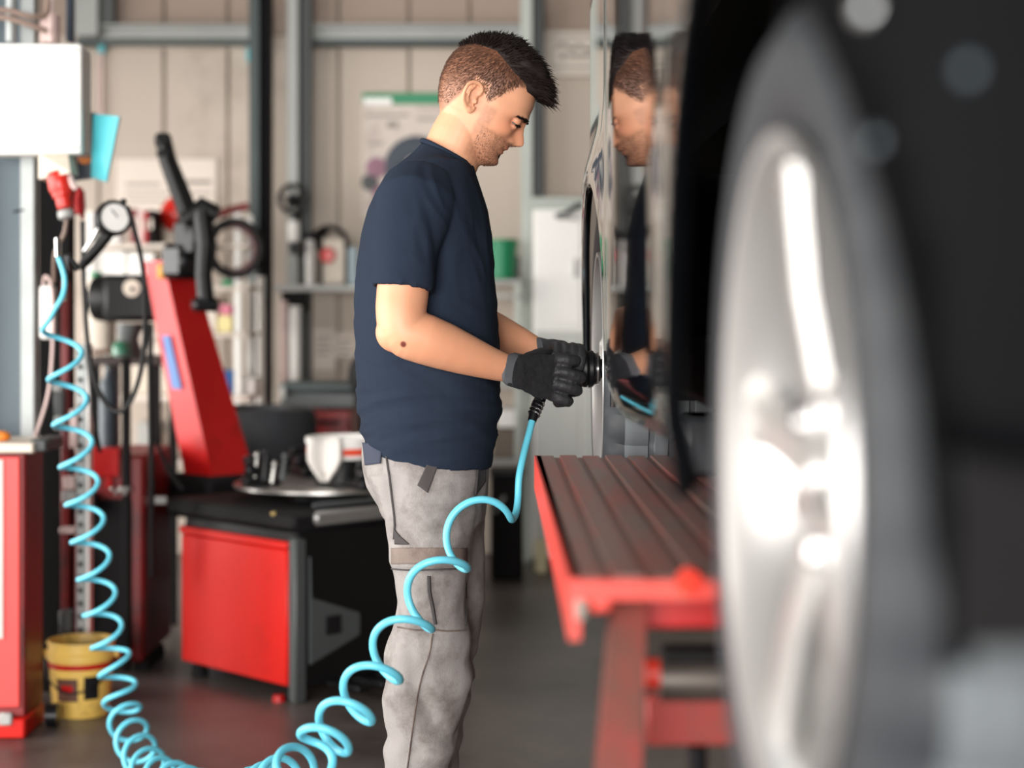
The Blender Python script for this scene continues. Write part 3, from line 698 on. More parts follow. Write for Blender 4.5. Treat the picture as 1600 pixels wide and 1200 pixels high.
sme = fuse('t_shirt', sh, .0052, 6, .5)
co = vget(sme); no = vnorm(sme)
base = fnoise(co, (7, 5, 7), 1.7, 2); 
zr = (co[:, 2] - P(0, 720, D0).z)
waist = np.exp(-((zr - .10) / .09) ** 2)
xx = (co[:, 0] - P(555, 0, D0).x)
# soft horizontal rucks at the waist sweeping up to the elbow, long falls below the shoulder
skew = np.stack([co[:, 0], co[:, 1], zr - .35 * xx + .9 * xx * xx], 1)
r1 = (.5 - np.abs(fnoise(skew, (5, 4, 26), 11.3, 2))) * .011 * waist + (.5 - np.abs(fnoise(skew, (9, 6, 44), 3.3, 1))) * .005 * waist
skew2 = np.stack([co[:, 0] * .8 - zr * .6, co[:, 1], zr * .8 + co[:, 0] * .6], 1)
r2 = (.5 - np.abs(fnoise(skew2, (5, 4, 20), 7.3, 2))) * .008 * np.exp(-((zr - .24) / .12) ** 2)
r3 = (.5 - np.abs(fnoise(np.stack([xx + .3 * zr, co[:, 1], zr], 1), (24, 8, 5), 2.3, 2))) * .009 * np.exp(-((zr - .47) / .12) ** 2) * sm(xx, .10, .16)
r4 = -.005 * np.exp(-((xx - .165 - .02 * np.sin(zr * 20)) / .010) ** 2) * np.exp(-((zr - .42) / .11) ** 2) * (co[:, 1] < D0)
seam = -.0022 * np.exp(-(((co[:, 2] - (P(0, 290, D0).z - (np.abs(co[:, 1] - D0) - .13) * .9)) / .004) ** 2)) * (xx < .15) * (zr > .48)
disp = base * .0045 + r1 + r2 + r3 + r4 + seam
hemf = sm(zr, .0, .02); disp = disp * (.25 + .75 * hemf)
vset(sme, co + no * disp[:, None])
sme.materials.append(shirt_m); shirt_o = link('t_shirt', sme, man)
pts = ring(c0 + Vector((.0055, 0, .0105)), ct, V3, .0600, .0705, 48, 2.0)
MB().tube(pts, .0052, 8, closed=True).build('collar', shirt_m, shirt_o)
# ---- trousers
tr = MB()
hip = [(665, 574, 762, .150), (700, 566, 765, .165), (725, 566, 764, .172), (755, 573, 761, .175), (790, 590, 758, .172), (812, 600, 757, .165)]
tr.loft([prof_ring(y, a, b, c) for y, a, b, c in hip])
nl = [(740, 572, 750), (800, 595, 744), (845, 605, 736), (870, 608, 732), (900, 616, 727), (940, 621, 727), (985, 614, 732), (1020, 601, 737), (1060, 598, 737), (1100, 598, 728), (1150, 600, 716), (1200, 600, 705), (1290, 603, 694), (1370, 602, 694), (1405, 604, 692)]
fl = [(740, 580, 760), (800, 606, 757), (870, 630, 757), (900, 638, 757), (940, 640, 754), (985, 638, 748), (1020, 634, 745), (1060, 630, 740), (1100, 626, 730), (1200, 620, 712), (1290, 622, 706), (1370, 624, 706), (1405, 625, 704)]
def bl(y): return float(np.interp(y, [740, 800, 900, 985, 1060, 1200, 1405], [.085, .086, .076, .074, .072, .062, .058]))
tr.loft([prof_ring(y, a, b, bl(y), D0 - .088, 36, 2.3) for y, a, b in nl]); tr.loft([prof_ring(y, a, b, bl(y), D0 + .088, 36, 2.3) for y, a, b in fl])
# raised knee pocket band
tr.loft([prof_ring(y, a, b, c, D0 - .088, 36, 2.3) for y, a, b, c in ((850, 611, 730, .078), (853, 606, 735, .086), (878, 607, 735, .086), (884, 612, 730, .078))])
tme = fuse('trousers', tr, .005, 5, .5)
co = vget(tme); no = vnorm(tme)
base = fnoise(co, (6, 6, 6), 5.2, 2); py = HOR + (CAM_H - co[:, 2]) * F_PX / D0; px = 800 + co[:, 0] * F_PX / D0
f1 = np.sin(py * .085 + px * .05 + 5 * base) * .0034 * np.exp(-((py - 1010) / 60) ** 2)
f2 = np.sin(py * .075 - px * .045 + 5 * base) * .0038 * np.exp(-((py - 1110) / 90) ** 2)
f3 = np.sin(px * .09 + py * .02 + 5 * base) * .0036 * np.exp(-((py - 780) / 45) ** 2)
f4 = np.sin(py * .06 + px * .07 + 6 * base) * .0035 * sm(py, 1150, 1250)
fine = fnoise(co, (24, 24, 16), 2.2, 2) * .0022
vset(tme, co + no * (base * .0055 + f1 + f2 + f3 + f4 + fine)[:, None])
tme.materials.append(trou_m); trou_o = link('trousers', tme, man)
tb = BVHTree.FromPolygons([tuple(v.co) for v in tme.vertices], [tuple(p.vertices) for p in tme.polygons])
CAMV = Vector((0, 0, CAM_H))
def on_cloth(px, py, off=.0015):
    d = (P(px, py, 1.0) - CAMV).normalized(); h = tb.ray_cast(CAMV, d)
    if h[0] is None: return None
    return h[0] + h[1] * off
def seam_line(name, pix, r, m):
    pts = [on_cloth(*q[:2]) for q in catmull(pix, 8)]; pts = [p for p in pts if p is not None]
    if len(pts) > 2: return MB().tube(pts, r, 6).build(name, m, trou_o)
seam_line('side_seam', [(603, 706), (608, 740), (613, 780), (617, 815), (616, 842)], .0022, dkcloth_m)
seam_line('side_seam', [(670, 900), (671, 925), (676, 950), (680, 975)], .0040, dkcloth_m)
seam_line('leg_seam', [(676, 990), (671, 1020), (660, 1055), (652, 1090), (646, 1130), (641, 1170), (636, 1205)], .0016, trou2_m)
seam_line('knee_seam', [(680, 984), (700, 986), (728, 985)], .0016, trou2_m)
seam_line('knee_seam', [(622, 980), (650, 984), (680, 984)], .0014, trou2_m)
seam_line('patch_seam', [(728, 892), (728, 930), (727, 978)], .0018, dkcloth_m)
seam_line('band_edge', [(609, 888), (640, 890), (680, 889), (731, 888)], .0016, dkcloth_m)
def patch(name, poly, m, off=.003):
    poly = [q for q in poly]; n = 10; vs = []; fs = []
    # poly: four corners, filled as a grid laid on the cloth
    a, b, c, d = [np.array(q, float) for q in poly]
    for i in range(n + 1):
        for j in range(n + 1):
            s, t_ = i / n, j / n; q = (a * (1 - s) + b * s) * (1 - t_) + (d * (1 - s) + c * s) * t_
            p = on_cloth(q[0], q[1], off); vs.append(p if p is not None else (vs[-1] if vs else on_cloth(*a, off) or P(*q, D0 - .17)))
    for i in range(n):
        for j in range(n): fs.append((i * (n + 1) + j, (i + 1) * (n + 1) + j, (i + 1) * (n + 1) + j + 1, i * (n + 1) + j + 1))
    o = MB().add(vs, fs).build(name, m, trou_o, smooth=80); md = o.modifiers.new('thick', 'SOLIDIFY'); md.thickness = .003; md.offset = 0; return o
patch('back_pocket_flap', [(569, 692), (599, 695), (596, 724), (573, 727)], navyc_m)
patch('pocket_gap', [(672, 715), (688, 717), (668, 770), (652, 758)], dkcloth_m, .002)
patch('knee_band', [(613, 856), (728, 856), (729, 880), (613, 881)], trou2_m, .002)
patch('pocket_dark_gusset', [(617, 826), (624, 836), (640, 850), (618, 850)], dkcloth_m, .002)  # small dark cloth patch laid above the knee band
patch('front_pocket', [(745, 727), (757, 722), (757, 752), (741, 775)], dkcloth_m, .002)
# ---- boots
for (pxx, d) in ((650, D0 - .088), (664, D0 + .088)):
    c = P(pxx, 1440, d); m = MB()
    for_ = [ring((c.x + x, d, z), U3, V3, a, b, 24, 2.4) for x, z, a, b in ((.045, .0, .150, .050), (.045, .02, .152, .052), (.040, .05, .140, .050), (.015, .085, .105, .050), (-.01, .12, .075, .052), (-.012, .20, .068, .055))]
    bo = MB().loft(for_).build('boot', boot_m, man)
    MB().loft([ring((c.x + .045, d, z), U3, V3, .156, .055, 24, 2.5) for z in (.0, .022)]).build('sole', rubber_m, bo)

# ---- gloves
GD = 3.66
def chain(mb, pts, rs, n=10): 
    k = 4; q = [Vector(p) for p in catmull(pts, k)]
    mb.tube(q, [float(v) for v in np.interp(np.linspace(0, len(rs) - 1, len(q)), range(len(rs)), rs)], n)
    mb.sphere(q[-1], rs[-1], nu=10, nv=6)
g = MB()
wr = P(798, 577, DA + .074)
pal = [(P(797, 577, DA + .070), .0315, .0370), (P(810, 580, DA + .078), .0330, .0370), (P(824, 583, 3.528), .0360, .033), (P(845, 588, 3.563), .0450, .026), (P(862, 589, 3.585), .0455, .022), (P(872, 591, 3.600), .040, .016)]
rr = []
for i, (c, a, b) in enumerate(pal):
    rr.append(ring(c, Vector((.16, 0, 1)).normalized(), Vector((.35, 1, 0)).normalized(), a, b, 20, 2.5))
g.loft(rr)
for K, Q1, Q2, Q3 in (((862, 561, 3.590), (892, 563, 3.598), (905, 567, 3.640), (897, 570, 3.676)),
                      ((868, 579, 3.588), (900, 587, 3.596), (908, 591, 3.640), (890, 593, 3.678)),
                      ((866, 598, 3.590), (895, 607, 3.598), (901, 611, 3.640), (882, 613, 3.676)),
                      ((858, 615, 3.596), (882, 625, 3.604), (887, 628, 3.640), (870, 629, 3.672))):
    chain(g, [P(*K), P(*Q1), P(*Q2), P(*Q3)], [.0135, .0125, .0115, .0100])
chain(g, [P(818, 568, 3.575), P(842, 556, 3.62), P(868, 556, 3.668), P(888, 562, 3.69)], [.018, .016, .0135, .011])
gme = fuse('glove', g, .0026, 3, .5)
co = vget(gme); no = vnorm(gme); vset(gme, co + no * (fnoise(co, (45, 45, 70), 4.4, 2) * .0016)[:, None])
gme.materials.append(glove_m); gl = link('glove', gme, man)
MB().loft([ring(c, Vector((.16, 0, 1)).normalized(), Vector((.35, 1, 0)).normalized(), a, b, 20, 2.3) for c, a, b in ((P(795, 576, DA + .070), .0300, .0370), (P(800, 577, DA + .072), .0330, .0405), (P(812, 580, DA + .080), .0340, .0405))]).build('cuff', mt('grey_cuff', (84, 86, 90), .8), gl)
g = MB()
pal = [(P(846, 549, DF - .088), .0290, .029), (P(858, 552, DF - .098), .030, .028), (P(872, 556, 3.745), .036, .024), (P(890, 558, 3.730), .036, .021)]
g.loft([ring(c, Vector((-.15, .45, 1)).normalized(), Vector((.3, 1, -.4)).normalized(), a, b, 20, 2.4) for c, a, b in pal])
for x, o in ((868, 0), (881, 2), (893, 4), (904, 8)):
    chain(g, [P(x - 6, 552, 3.725), P(x, 543 + o * .3, 3.690), P(x + 3, 545 + o * .4, 3.645), P(x + 3, 560 + o * .5, 3.622), P(x + 2, 572 + o * .3, 3.625)], [.013, .0122, .0115, .0108, .0095])
chain(g, [P(878, 566, 3.735), P(892, 588, 3.735), P(904, 600, 3.71)], [.014, .0125, .011])
gme = fuse('glove', g, .0026, 3, .5)
co = vget(gme); no = vnorm(gme); vset(gme, co + no * (fnoise(co, (45, 45, 70), 1.4, 2) * .0016)[:, None])
gme.materials.append(glove_m); gl2 = link('glove', gme, man)
MB().loft([ring(c, Vector((-.15, .45, 1)).normalized(), Vector((.3, 1, -.4)).normalized(), a, b, 20, 2.2) for c, a, b in ((P(845, 549, DF - .087), .0300, .030), (P(850, 550, DF - .09), .0312, .031), (P(862, 553, DF - .098), .0312, .0295))]).build('cuff', MATS['grey_cuff'], gl2)

# ---- air wrench
gun = thing('air_wrench', 'black air impact wrench held in gloved hands against the wheel', 'wrench', P(880, 576, GD))
gx = lambda px, py=576: P(px, py, GD)
MB().lathe([(.004, 0), (.022, .002), (.029, .010), (.031, .05), (.033, .060), (.033, .082), (.028, .090), (.026, .094)], gx(866), (1, 0, 0), 28).build('housing', blackmetal_m, gun)
MB().lathe([(.026, 0), (.036, .002), (.038, .006), (.038, .011), (.034, .014), (.037, .017), (.037, .024), (.030, .028), (.024, .030)], gx(908), (1, 0, 0), 32).build('hammer_case', black_m, gun)
MB().lathe([(.0285, 0), (.0345, .001), (.0345, .0050), (.0285, .0060)], gx(931), (1, 0, 0), 28, closed=True).build('chrome_ring', chrome_m, gun)
MB().lathe([(.012, -.008), (.026, -.007), (.026, .002), (.020, .003), (.020, .014), (.018, .016), (.010, .016)], gx(932), (1, 0, 0), 20).build('socket', blackmetal_m, gun)
MB().loft([ring(P(x, y, GD), Vector((.9, 0, .3)).normalized(), V3, a, b, 18, 2.5) for x, y, a, b in ((882, 580, .020, .016), (868, 598, .019, .0155), (854, 613, .018, .015), (845, 624, .018, .015))]).build('handle', black_m, gun)
MB().loft([ring(P(x, y, GD), U3, V3, .006, .008, 10) for x, y in ((897, 588), (899, 600))]).build('trigger', dgrey_m, gun)
cp = [P(845, 622, GD), P(839, 632, 3.65), P(834, 648, 3.64), P(831, 658, 3.635)]
ft = MB().tube(cp, [.012, .0115, .0105, .009], 14).build('hose_fitting', blackmetal_m, gun)
for k in range(4):
    a = cp[0].lerp(cp[2], .3 + k * .22); MB().torus(a, .0115, .0022, (cp[2] - cp[0]), 18, 6).build('fitting_ring', chrome_m, ft)

# ------------------------------------------------------------------ the coiled air hose
r0 = .047
left_tips = [(68, 517), (77, 593), (85, 663), (95, 728), (104, 787), (113, 845), (123, 903), (132, 958), (144, 1007), (156, 1052), (164, 1093), (175, 1126), (188, 1155), (203, 1178), (217, 1196)]
ctl = [(90, 402, 4.76, -.62, .002), (92, 425, 4.76, -.5, .012), (92, 470, 4.78, -.28, .036)]
for i, (x, y) in enumerate(left_tips):
    D = float(np.interp(i, [0, 4, 8, 10, 11, 12, 13, 14], [4.80, 4.90, 4.99, 4.98, 4.93, 4.83, 4.68, 4.50])); ctl.append((x + r0 * F_PX / D * (1 - .25 * max(0, (i - 9) / 5) ** 1), y + (0 if i < 9 else (i - 9) * 2.6), D, float(i), r0))
ph = 14.0
for i, (x, y) in enumerate(((263, 1219), (282, 1228), (302, 1235), (322, 1240), (343, 1243), (364, 1243), (386, 1240), (408, 1234), (430, 1225), (452, 1213))):
    ph += 1.0; ctl.append((x, y, 4.36 - .135 * i, ph, r0 - .0006 * i))
for (x, y, D) in ((483, 1186, 2.99), (516, 1149, 3.02), (552, 1104, 3.07), (595, 1042, 3.14), (645, 964, 3.23), (703, 868, 3.34)):
    ph += 1.0; ctl.append((x, y, D, ph, .041))
ctl += [(752, 812, 3.45, ph + .62, .044), (790, 790, 3.52, ph + 1.0, .026), (812, 735, 3.55, ph + 1.22, .010), (824, 690, 3.60, ph + 1.3, .003), (832, 656, 3.636, ph + 1.34, .0)]
arr = catmull([tuple(P(c[0], c[1], c[2])) + (c[3], c[4]) for c in ctl], 40)
ctr = np.array([a[:3] for a in arr]); ph_ = np.maximum.accumulate(np.array([a[3] for a in arr])); rr_ = np.array([a[4] for a in arr])
k = np.ones(41) / 41
tan = np.gradient(ctr, axis=0)
tan = np.stack([np.convolve(np.pad(tan[:, i], 20, mode='edge'), k, 'valid') for i in range(3)], 1); tan /= np.linalg.norm(tan, axis=1)[:, None]
hp = []
for c, T, f_, r in zip(ctr, tan, ph_, rr_):
    T = Vector(T); N_ = Vector((0, 1, 0)).cross(T).normalized(); B_ = T.cross(N_)
    a = 2 * math.pi * f_; hp.append(Vector(c) + (N_ * math.cos(a) + B_ * math.sin(a)) * float(r))
hose = thing('coiled_air_hose', 'light blue coiled air hose hanging from the post to the wrench', 'hose', hp[0])
MB().tube(hp, .0072, 10).build('coil', cyan_m, hose, smooth=80)
MB().tube([hp[0] + Vector((-.004, .01, .05)), hp[0] + Vector((-.002, .005, .02)), hp[0]], [.009, .009, .0085], 12).build('end_fitting', chrome_m, hose)
# ------------------------------------------------------------------ post, electrics and cabinet at the left
def pr(name, m, parent, x0, y0, x1, y1, D, depth, bev=.003):
    b = MB(); prect(b, x0, y0, x1, y1, D, depth, bev); return b.build(name, m, parent)
def ztop(py, D): return CAM_H - (py - HOR) / F_PX * D
def fpx(px, D): return (px - 800) / F_PX * D
t = thing('steel_column', 'galvanised steel column carrying the white electrical box', 'column', (fpx(28, 5.62), 5.62, 0))
MB().box((fpx(46, 5.60), 5.60, 2.2), (.044, .05, 4.4), None, .003).build('flange', galv_m, t)
MB().box((fpx(8, 5.64), 5.67, 2.2), (.11, .03, 4.4), None, .003).build('web', mt('blue_grey_steel', (84, 96, 103), .5, .3), t)
MB().box((fpx(-40, 5.60), 5.60, 2.2), (.044, .05, 4.4), None, .003).build('flange', galv_m, t)
MB().cyl(P(22, 331, 5.585), P(36, 328, 5.57), .004, .003, 8).build('hook', blackmetal_m, t)
for k, (x0, x1, m_) in enumerate(((9, 26, galv_m), (76, 84, pinkw_m))):
    D = 5.52; a = P((x0 + x1) / 2, 66, D)
    tag(MB().cyl((a.x, D, a.z), (a.x, D, 4.4), (x1 - x0) / 2 * D / F_PX).build('conduit_pipe', m_), ('steel conduit pipe rising from the electrical box', 'thin pinkish pipe right of the steel conduit')[k], 'pipe')
t = thing('cable_bundle', 'two brown cables sweeping over the top of the steel column', 'cable', P(40, 30, 5.5))
brownc_m = mt('brown_cable', (142, 120, 108), .5, var=.2)
cable('cable', [(-30, 12, 5.45), (15, 17, 5.46), (50, 26, 5.47), (72, 20, 5.50), (75, -20, 5.52)], .009, brownc_m, t)
cable('cable', [(-30, 24, 5.45), (10, 28, 5.45), (45, 38, 5.46), (74, 49, 5.48)], .009, brownc_m, t)
a = P(110, 66, 5.9); tag(MB().box((a.x, 5.9, (a.z + 4.4) / 2), (.022, .04, 4.4 - a.z), None, .003).build('cable_rail', mt('navy_steel', (36, 50, 66), .5)), 'narrow dark blue rail above the teal leaflet', 'rail')
pr('cable_clamp', pinkw_m, None, 62, 20, 88, 66, 5.54, .05); tag(bpy.data.objects['cable_clamp'], 'pinkish clamp block where the brown cables end', 'clamp')
t = thing('electrical_box', 'white electrical box fixed to the steel column', 'box', P(50, 240, 5.40))
pr('enclosure', white_m, t, -32, 70, 124, 239, 5.42, .16, .006); pr('lid', white_m, t, -34, 68, 127, 241, 5.395, .025, .006)
for (x, y) in ((118, 78), (118, 231)): MB().cyl(P(x, y, 5.397), P(x, y, 5.391), .006, .006, 10).build('screw', grey_m, t)
t = thing('power_socket', 'cream angled socket with red industrial plug under the white box', 'socket', P(85, 262, 5.42))
s_ = MB(); a = [P(60, 240, 5.42), P(106, 240, 5.42), P(110, 270, 5.36), P(60, 280, 5.40)]
s_.add(a + [v + Vector((0, .10, 0)) for v in a], [(0, 1, 2, 3), (4, 7, 6, 5), (0, 4, 5, 1), (1, 5, 6, 2), (2, 6, 7, 3), (3, 7, 4, 0)]); s_.build('housing', cream_m, t)
plug = thing('red_plug', 'red industrial plug hanging from the cream socket', 'plug', P(95, 300, 5.40))
d = (P(104, 345, 5.39) - P(90, 272, 5.41)); L = d.length
MB().lathe([(.034, 0), (.036, .004), (.036, .052), (.031, .060), (.029, .075), (.0235, .078), (.022, .108), (.020, .112)], P(91, 270, 5.41), d, 24).build('body', mt('red_plastic', (214, 46, 34), .3), plug)
MB().lathe([(.024, 0), (.024, .02), (.018, .024)], P(102, 330, 5.395), d, 16).build('gland', grey_m, plug)
MB().tube([P(108, 276, 5.40), P(114, 290, 5.39), P(119, 296, 5.39)], [.012, .010, .006], 8).build('latch', pinkw_m, plug)
tag(cable('plug_cable', [(104, 344, 5.39), (100, 365, 5.39), (90, 385, 5.40), (85, 402, 5.42), (84, 440, 5.5)], .006, brownc_m), 'thin brown cable running down from the red plug', 'cable')
t = thing('pull_grip', 'small red handle hanging right of the red plug', 'handle', P(122, 320, 5.42))
MB().tube([P(124, 292, 5.42), P(120, 312, 5.42), P(122, 335, 5.42)], [.010, .012, .012], 10).build('grip', red_m, t)
MB().tube([P(129, 298, 5.43), P(130, 322, 5.43), P(128, 342, 5.43)], [.006, .008, .006], 8).build('lever', dkred_m, t)
t = thing('leaflet_holder', 'teal leaflets and a dark booklet hanging behind the white box', 'leaflets', P(150, 280, 5.60))
q = MB(); v = [P(146, 178, 5.46), P(186, 182, 5.40), P(166, 284, 5.40), P(142, 277, 5.46)]
q.add(v + [w + Vector((0, .02, 0)) for w in v], [(0, 1, 2, 3), (4, 7, 6, 5), (0, 4, 5, 1), (1, 5, 6, 2), (2, 6, 7, 3), (3, 7, 4, 0)]); q.build('leaflet', teal_m, t)
q = MB(); v = [P(114, 168, 5.60), P(150, 177, 5.60), P(147, 278, 5.60), P(112, 283, 5.60)]
q.add(v + [w + Vector((0, .02, 0)) for w in v], [(0, 1, 2, 3), (4, 7, 6, 5), (0, 4, 5, 1), (1, 5, 6, 2), (2, 6, 7, 3), (3, 7, 4, 0)]); bk = q.build('booklet', mt('dark_cover', (44, 52, 62), .4, var=.3), t)
MB().sphere(P(133, 248, 5.60), .022, (1, .2, .8)).build('orange_picture', mt('orange_print', (206, 120, 50), .5, var=.4, scale=40), bk)
# tyre inflator with gauge
t = thing('tyre_inflator', 'black tyre inflator with round white pressure gauge on its hook', 'gauge', P(170, 350, 5.32))
gd = Vector((.50, -.86, .10)).normalized(); gc = P(177, 341, 5.32)
MB().lathe([(.046, -.028), (.053, -.024), (.054, .012), (.050, .018), (.043, .018), (.042, .012)], gc, gd, 32, closed=False).build('gauge_body', black_m, t)
MB().lathe([(.001, .0125), (.042, .0125), (.042, .015), (.001, .0155)], gc, gd, 28).build('dial', white_m, t)
nd = gd.cross(Vector((0, 0, 1))).normalized(); c1 = gc + gd * .017; MB().tube([c1 - nd * .008, c1 + nd * .012 + Vector((0, 0, .024))], .0015, 6).build('needle', black_m, t)
MB().sphere(P(193, 315, 5.31), .010).build('bleed_knob', black_m, t)
MB().tube([P(170, 366, 5.33), P(152, 388, 5.34), P(134, 408, 5.35), P(126, 418, 5.36)], [.016, .017, .017, .012], 12).build('handle', black_m, t)
MB().tube([P(154, 356, 5.31), P(143, 375, 5.31), P(131, 392, 5.32)], [.004, .005, .004], 8).build('lever', chrome_m, t)
MB().tube([P(168, 372, 5.34), P(160, 386, 5.34), P(153, 388, 5.35)], .008, 8).build('trigger', black_m, t)
tag(cable('inflator_hose', [(199, 322, 5.32), (208, 352, 5.33), (220, 400, 5.35), (226, 450, 5.37), (227, 520, 5.40), (220, 580, 5.42), (205, 625, 5.44), (188, 643, 5.45), (168, 633, 5.46), (150, 600, 5.46), (139, 550, 5.46), (133, 480, 5.46), (130, 400, 5.45), (129, 345, 5.44)], .0078, black_m), 'black hose looping down from the pressure gauge and back up', 'hose')
tag(cable('black_cable', [(136, 540, 5.50), (141, 590, 5.5), (147, 650, 5.52), (156, 706, 5.56)], .007, black_m), 'black cable dropping to the red machine behind the coiled hose', 'cable')
tag(cable('black_cable', [(235, 505, 6.0), (235, 580, 6.0), (236, 680, 6.0), (237, 775, 6.0), (238, 900, 6.02)], .010, black_m), 'straight black cable hanging beside the slanted red column', 'cable')
tag(cable('black_cable', [(243, 688, 6.1), (255, 715, 6.1), (268, 742, 6.1), (285, 765, 6.1)], .007, black_m), 'thin black cable slanting to the base of the red column', 'cable')
# fittings where the hose starts
t = thing('air_outlet', 'metal air outlet block with brass fittings at the top of the blue hose', 'fitting', P(100, 415, 4.81))
MB().box(P(101, 412, 4.81), (.028, .04, .05), .2, .004).build('block', blackmetal_m, t)
MB().cyl(P(106, 398, 4.80), P(122, 422, 4.81), .008, .008, 12).build('valve', blackmetal_m, t)
MB().cyl(P(101, 430, 4.81), P(101, 470, 4.82), .008, .008, 10).build('pipe', brownc_m, t)
MB().cyl(P(103, 410, 4.82), P(95, 410, 5.84), .010).build('bracket', blackmetal_m, t)
t = thing('junction_box', 'small white box with pale cable on the dark side of the column', 'box', P(71, 530, 5.58))
pr('case', white_m, t, 60, 446, 83, 530, 5.58, .05, .008)
cable('pale_cable', [(67, 446, 5.6), (70, 432, 5.6), (78, 440, 5.59), (82, 470, 5.57), (82, 540, 5.57), (76, 610, 5.57), (62, 662, 5.57), (50, 692, 5.55)], .005, pinkw_m, t)
# rack behind: dark board, red strip, perforated upright
t = thing('wall_rack', 'dark rack with perforated grey upright behind the coiled hose', 'rack', (fpx(100, 5.8), 5.8, 0))
zt = ztop(252, 5.82); MB().box((fpx(84, 5.82), 5.86, zt / 2), (.10, .08, zt), None, .004).build('back_post', blackmat_m, t)
zt = ztop(440, 5.78); MB().box((fpx(101, 5.78), 5.79, zt / 2), (.022, .03, zt), None, .003).build('red_strip', dkred_m, t)
zt = ztop(538, 5.72); xm = fpx(126, 5.72); MB().box((xm, 5.73, zt / 2), (.030, .012, zt), None, .001).build('upright', galv_m, t); MB().box((fpx(137, 5.72), 5.745, zt / 2), (.010, .05, zt), None, .001).build('upright_side', white_m, t)
z = zt - .03
while z > .12:
    MB().box((xm - .001, 5.723, z), (.014, .006, .014)).build('slot', blackmat_m, t); z -= .042
for (x0, y0, x1, y1, m_) in ((108, 640, 120, 700, pinkw_m), (82, 597, 96, 612, grey_m), (84, 650, 99, 672, grey_m), (84, 612, 98, 650, dgrey_m), (98, 745, 116, 765, pinkw_m), (96, 768, 118, 785, grey_m), (92, 825, 116, 834, pinkw_m), (92, 955, 112, 1000, dgrey_m)):
    pr('fitting', m_, t, x0, y0, x1, y1, 5.70, .05, .003)
# red cabinet in the corner
t = thing('red_cabinet', 'red metal cabinet cut off by the left edge of the frame', 'cabinet', (fpx(-60, 5.19), 5.35, 0))
xr = fpx(38, 5.19); zt = ztop(708, 5.19); xl = xr - .55
MB().box(((xl + xr) / 2, 5.30, (zt + .06) / 2), (.55, .20, zt - .06), None, .006).build('body', dkred_m, t)
MB().box(((xl + xr) / 2 - .006, 5.196, (zt + .08) / 2), (.535, .012, zt - .10), None, .004).build('door', mt('lit_red_panel', (226, 70, 66), .4, var=.08, scale=3), t)  # pinkish red puts the strong light on the cabinet front into its colour
MB().box(((xl + xr) / 2, 5.295, .03), (.555, .22, .06), None, .006).build('plinth', redbright_m, t)
MB().box(((xl + xr) / 2 + .02, 5.295, zt + .016), (.57, .24, .032), None, .005).build('top_board', cream_m, t)
MB().box((xr + .035, 5.30, zt + .02), (.05, .2, .036), None, .006).build('top_tray', dgrey_m, t)
MB().box((fpx(2, 5.18) - .12, 5.186, .55), (.25, .006, .52), None, .002).build('door_label', pinkw_m, t)
MB().box((fpx(8, 5.18), 5.185, ztop(1124, 5.18)), (.04, .02, .036), None, .005).build('latch', grey_m, t)
MB().cyl((xr + .028, 5.34, .035), (xr + .062, 5.34, .035), .035, .035, 18).build('caster', blackmetal_m, t)
tag(MB().sphere(P(2, 682, 5.24), .022, (1.3, 1, .75)).sphere(P(-6, 684, 5.24), .02).build('orange_cap', orange_m), 'small orange cap on top of the red cabinet', 'cap')
# pail
t = thing('yellow_pail', 'dirty yellow pail with red band standing beside the red cabinet', 'bucket', (fpx(127, 5.51), 5.51, 0))
c = Vector((fpx(127, 5.51), 5.51, 0))
MB().lathe([(.078, .0), (.084, .002), (.086, .01), (.098, .175), (.106, .178), (.106, .195), (.100, .198), (.100, .222), (.104, .224), (.103, .230), (.096, .230), (.092, .20), (.082, .02), (.01, .018)], c, (0, 0, 1), 36).build('body', yellow_m, t)
MB().lathe([(.0965, .150), (.0985, .151), (.0998, .166), (.0978, .167)], c, (0, 0, 1), 36, closed=True).build('red_band', red_m, t)
lab = MB()
for (r_, a0, a1, z0, z1, nm, m_) in ((.0925, -2.2, -1.45, .055, .125, 'label', brown_m), (.0935, -2.0, -1.6, .085, .105, 'label_mark', red_m), (.0915, -1.25, -.75, .06, .13, 'grime_patch', blackmat_m)):
    q = MB(); n = 8; vs = []
    for k in range(n + 1):
        a = a0 + (a1 - a0) * k / n
        for z in (z0, z1): rr = .086 + (.012) * (z - .01) / .165 + (.0012 if nm != 'label_mark' else .002); vs.append((c.x + rr * math.cos(a), c.y + rr * math.sin(a), z))
    q.add(vs, [(2 * k, 2 * k + 2, 2 * k + 3, 2 * k + 1) for k in range(n)]); q.build(nm, m_, t)
MB().lathe([(.01, .19), (.09, .192), (.088, .20), (.01, .205)], c, (0, 0, 1), 24).build('grease', mt('grease', (70, 58, 40), .5, var=.4), t)
MB().tube([c + Vector((.106 * math.cos(a), .106 * math.sin(a) - .004, .185 - .10 * math.sin((a + math.pi)))) for a in np.linspace(-math.pi, 0, 16)], .003, 6).build('bail_handle', blackmetal_m, t)
for s in (-1, 1): MB().cyl(c + Vector((s * .103, 0, .185)), c + Vector((s * .115, 0, .185)), .012, .012, 10).build('handle_ear', yellow_m, t)

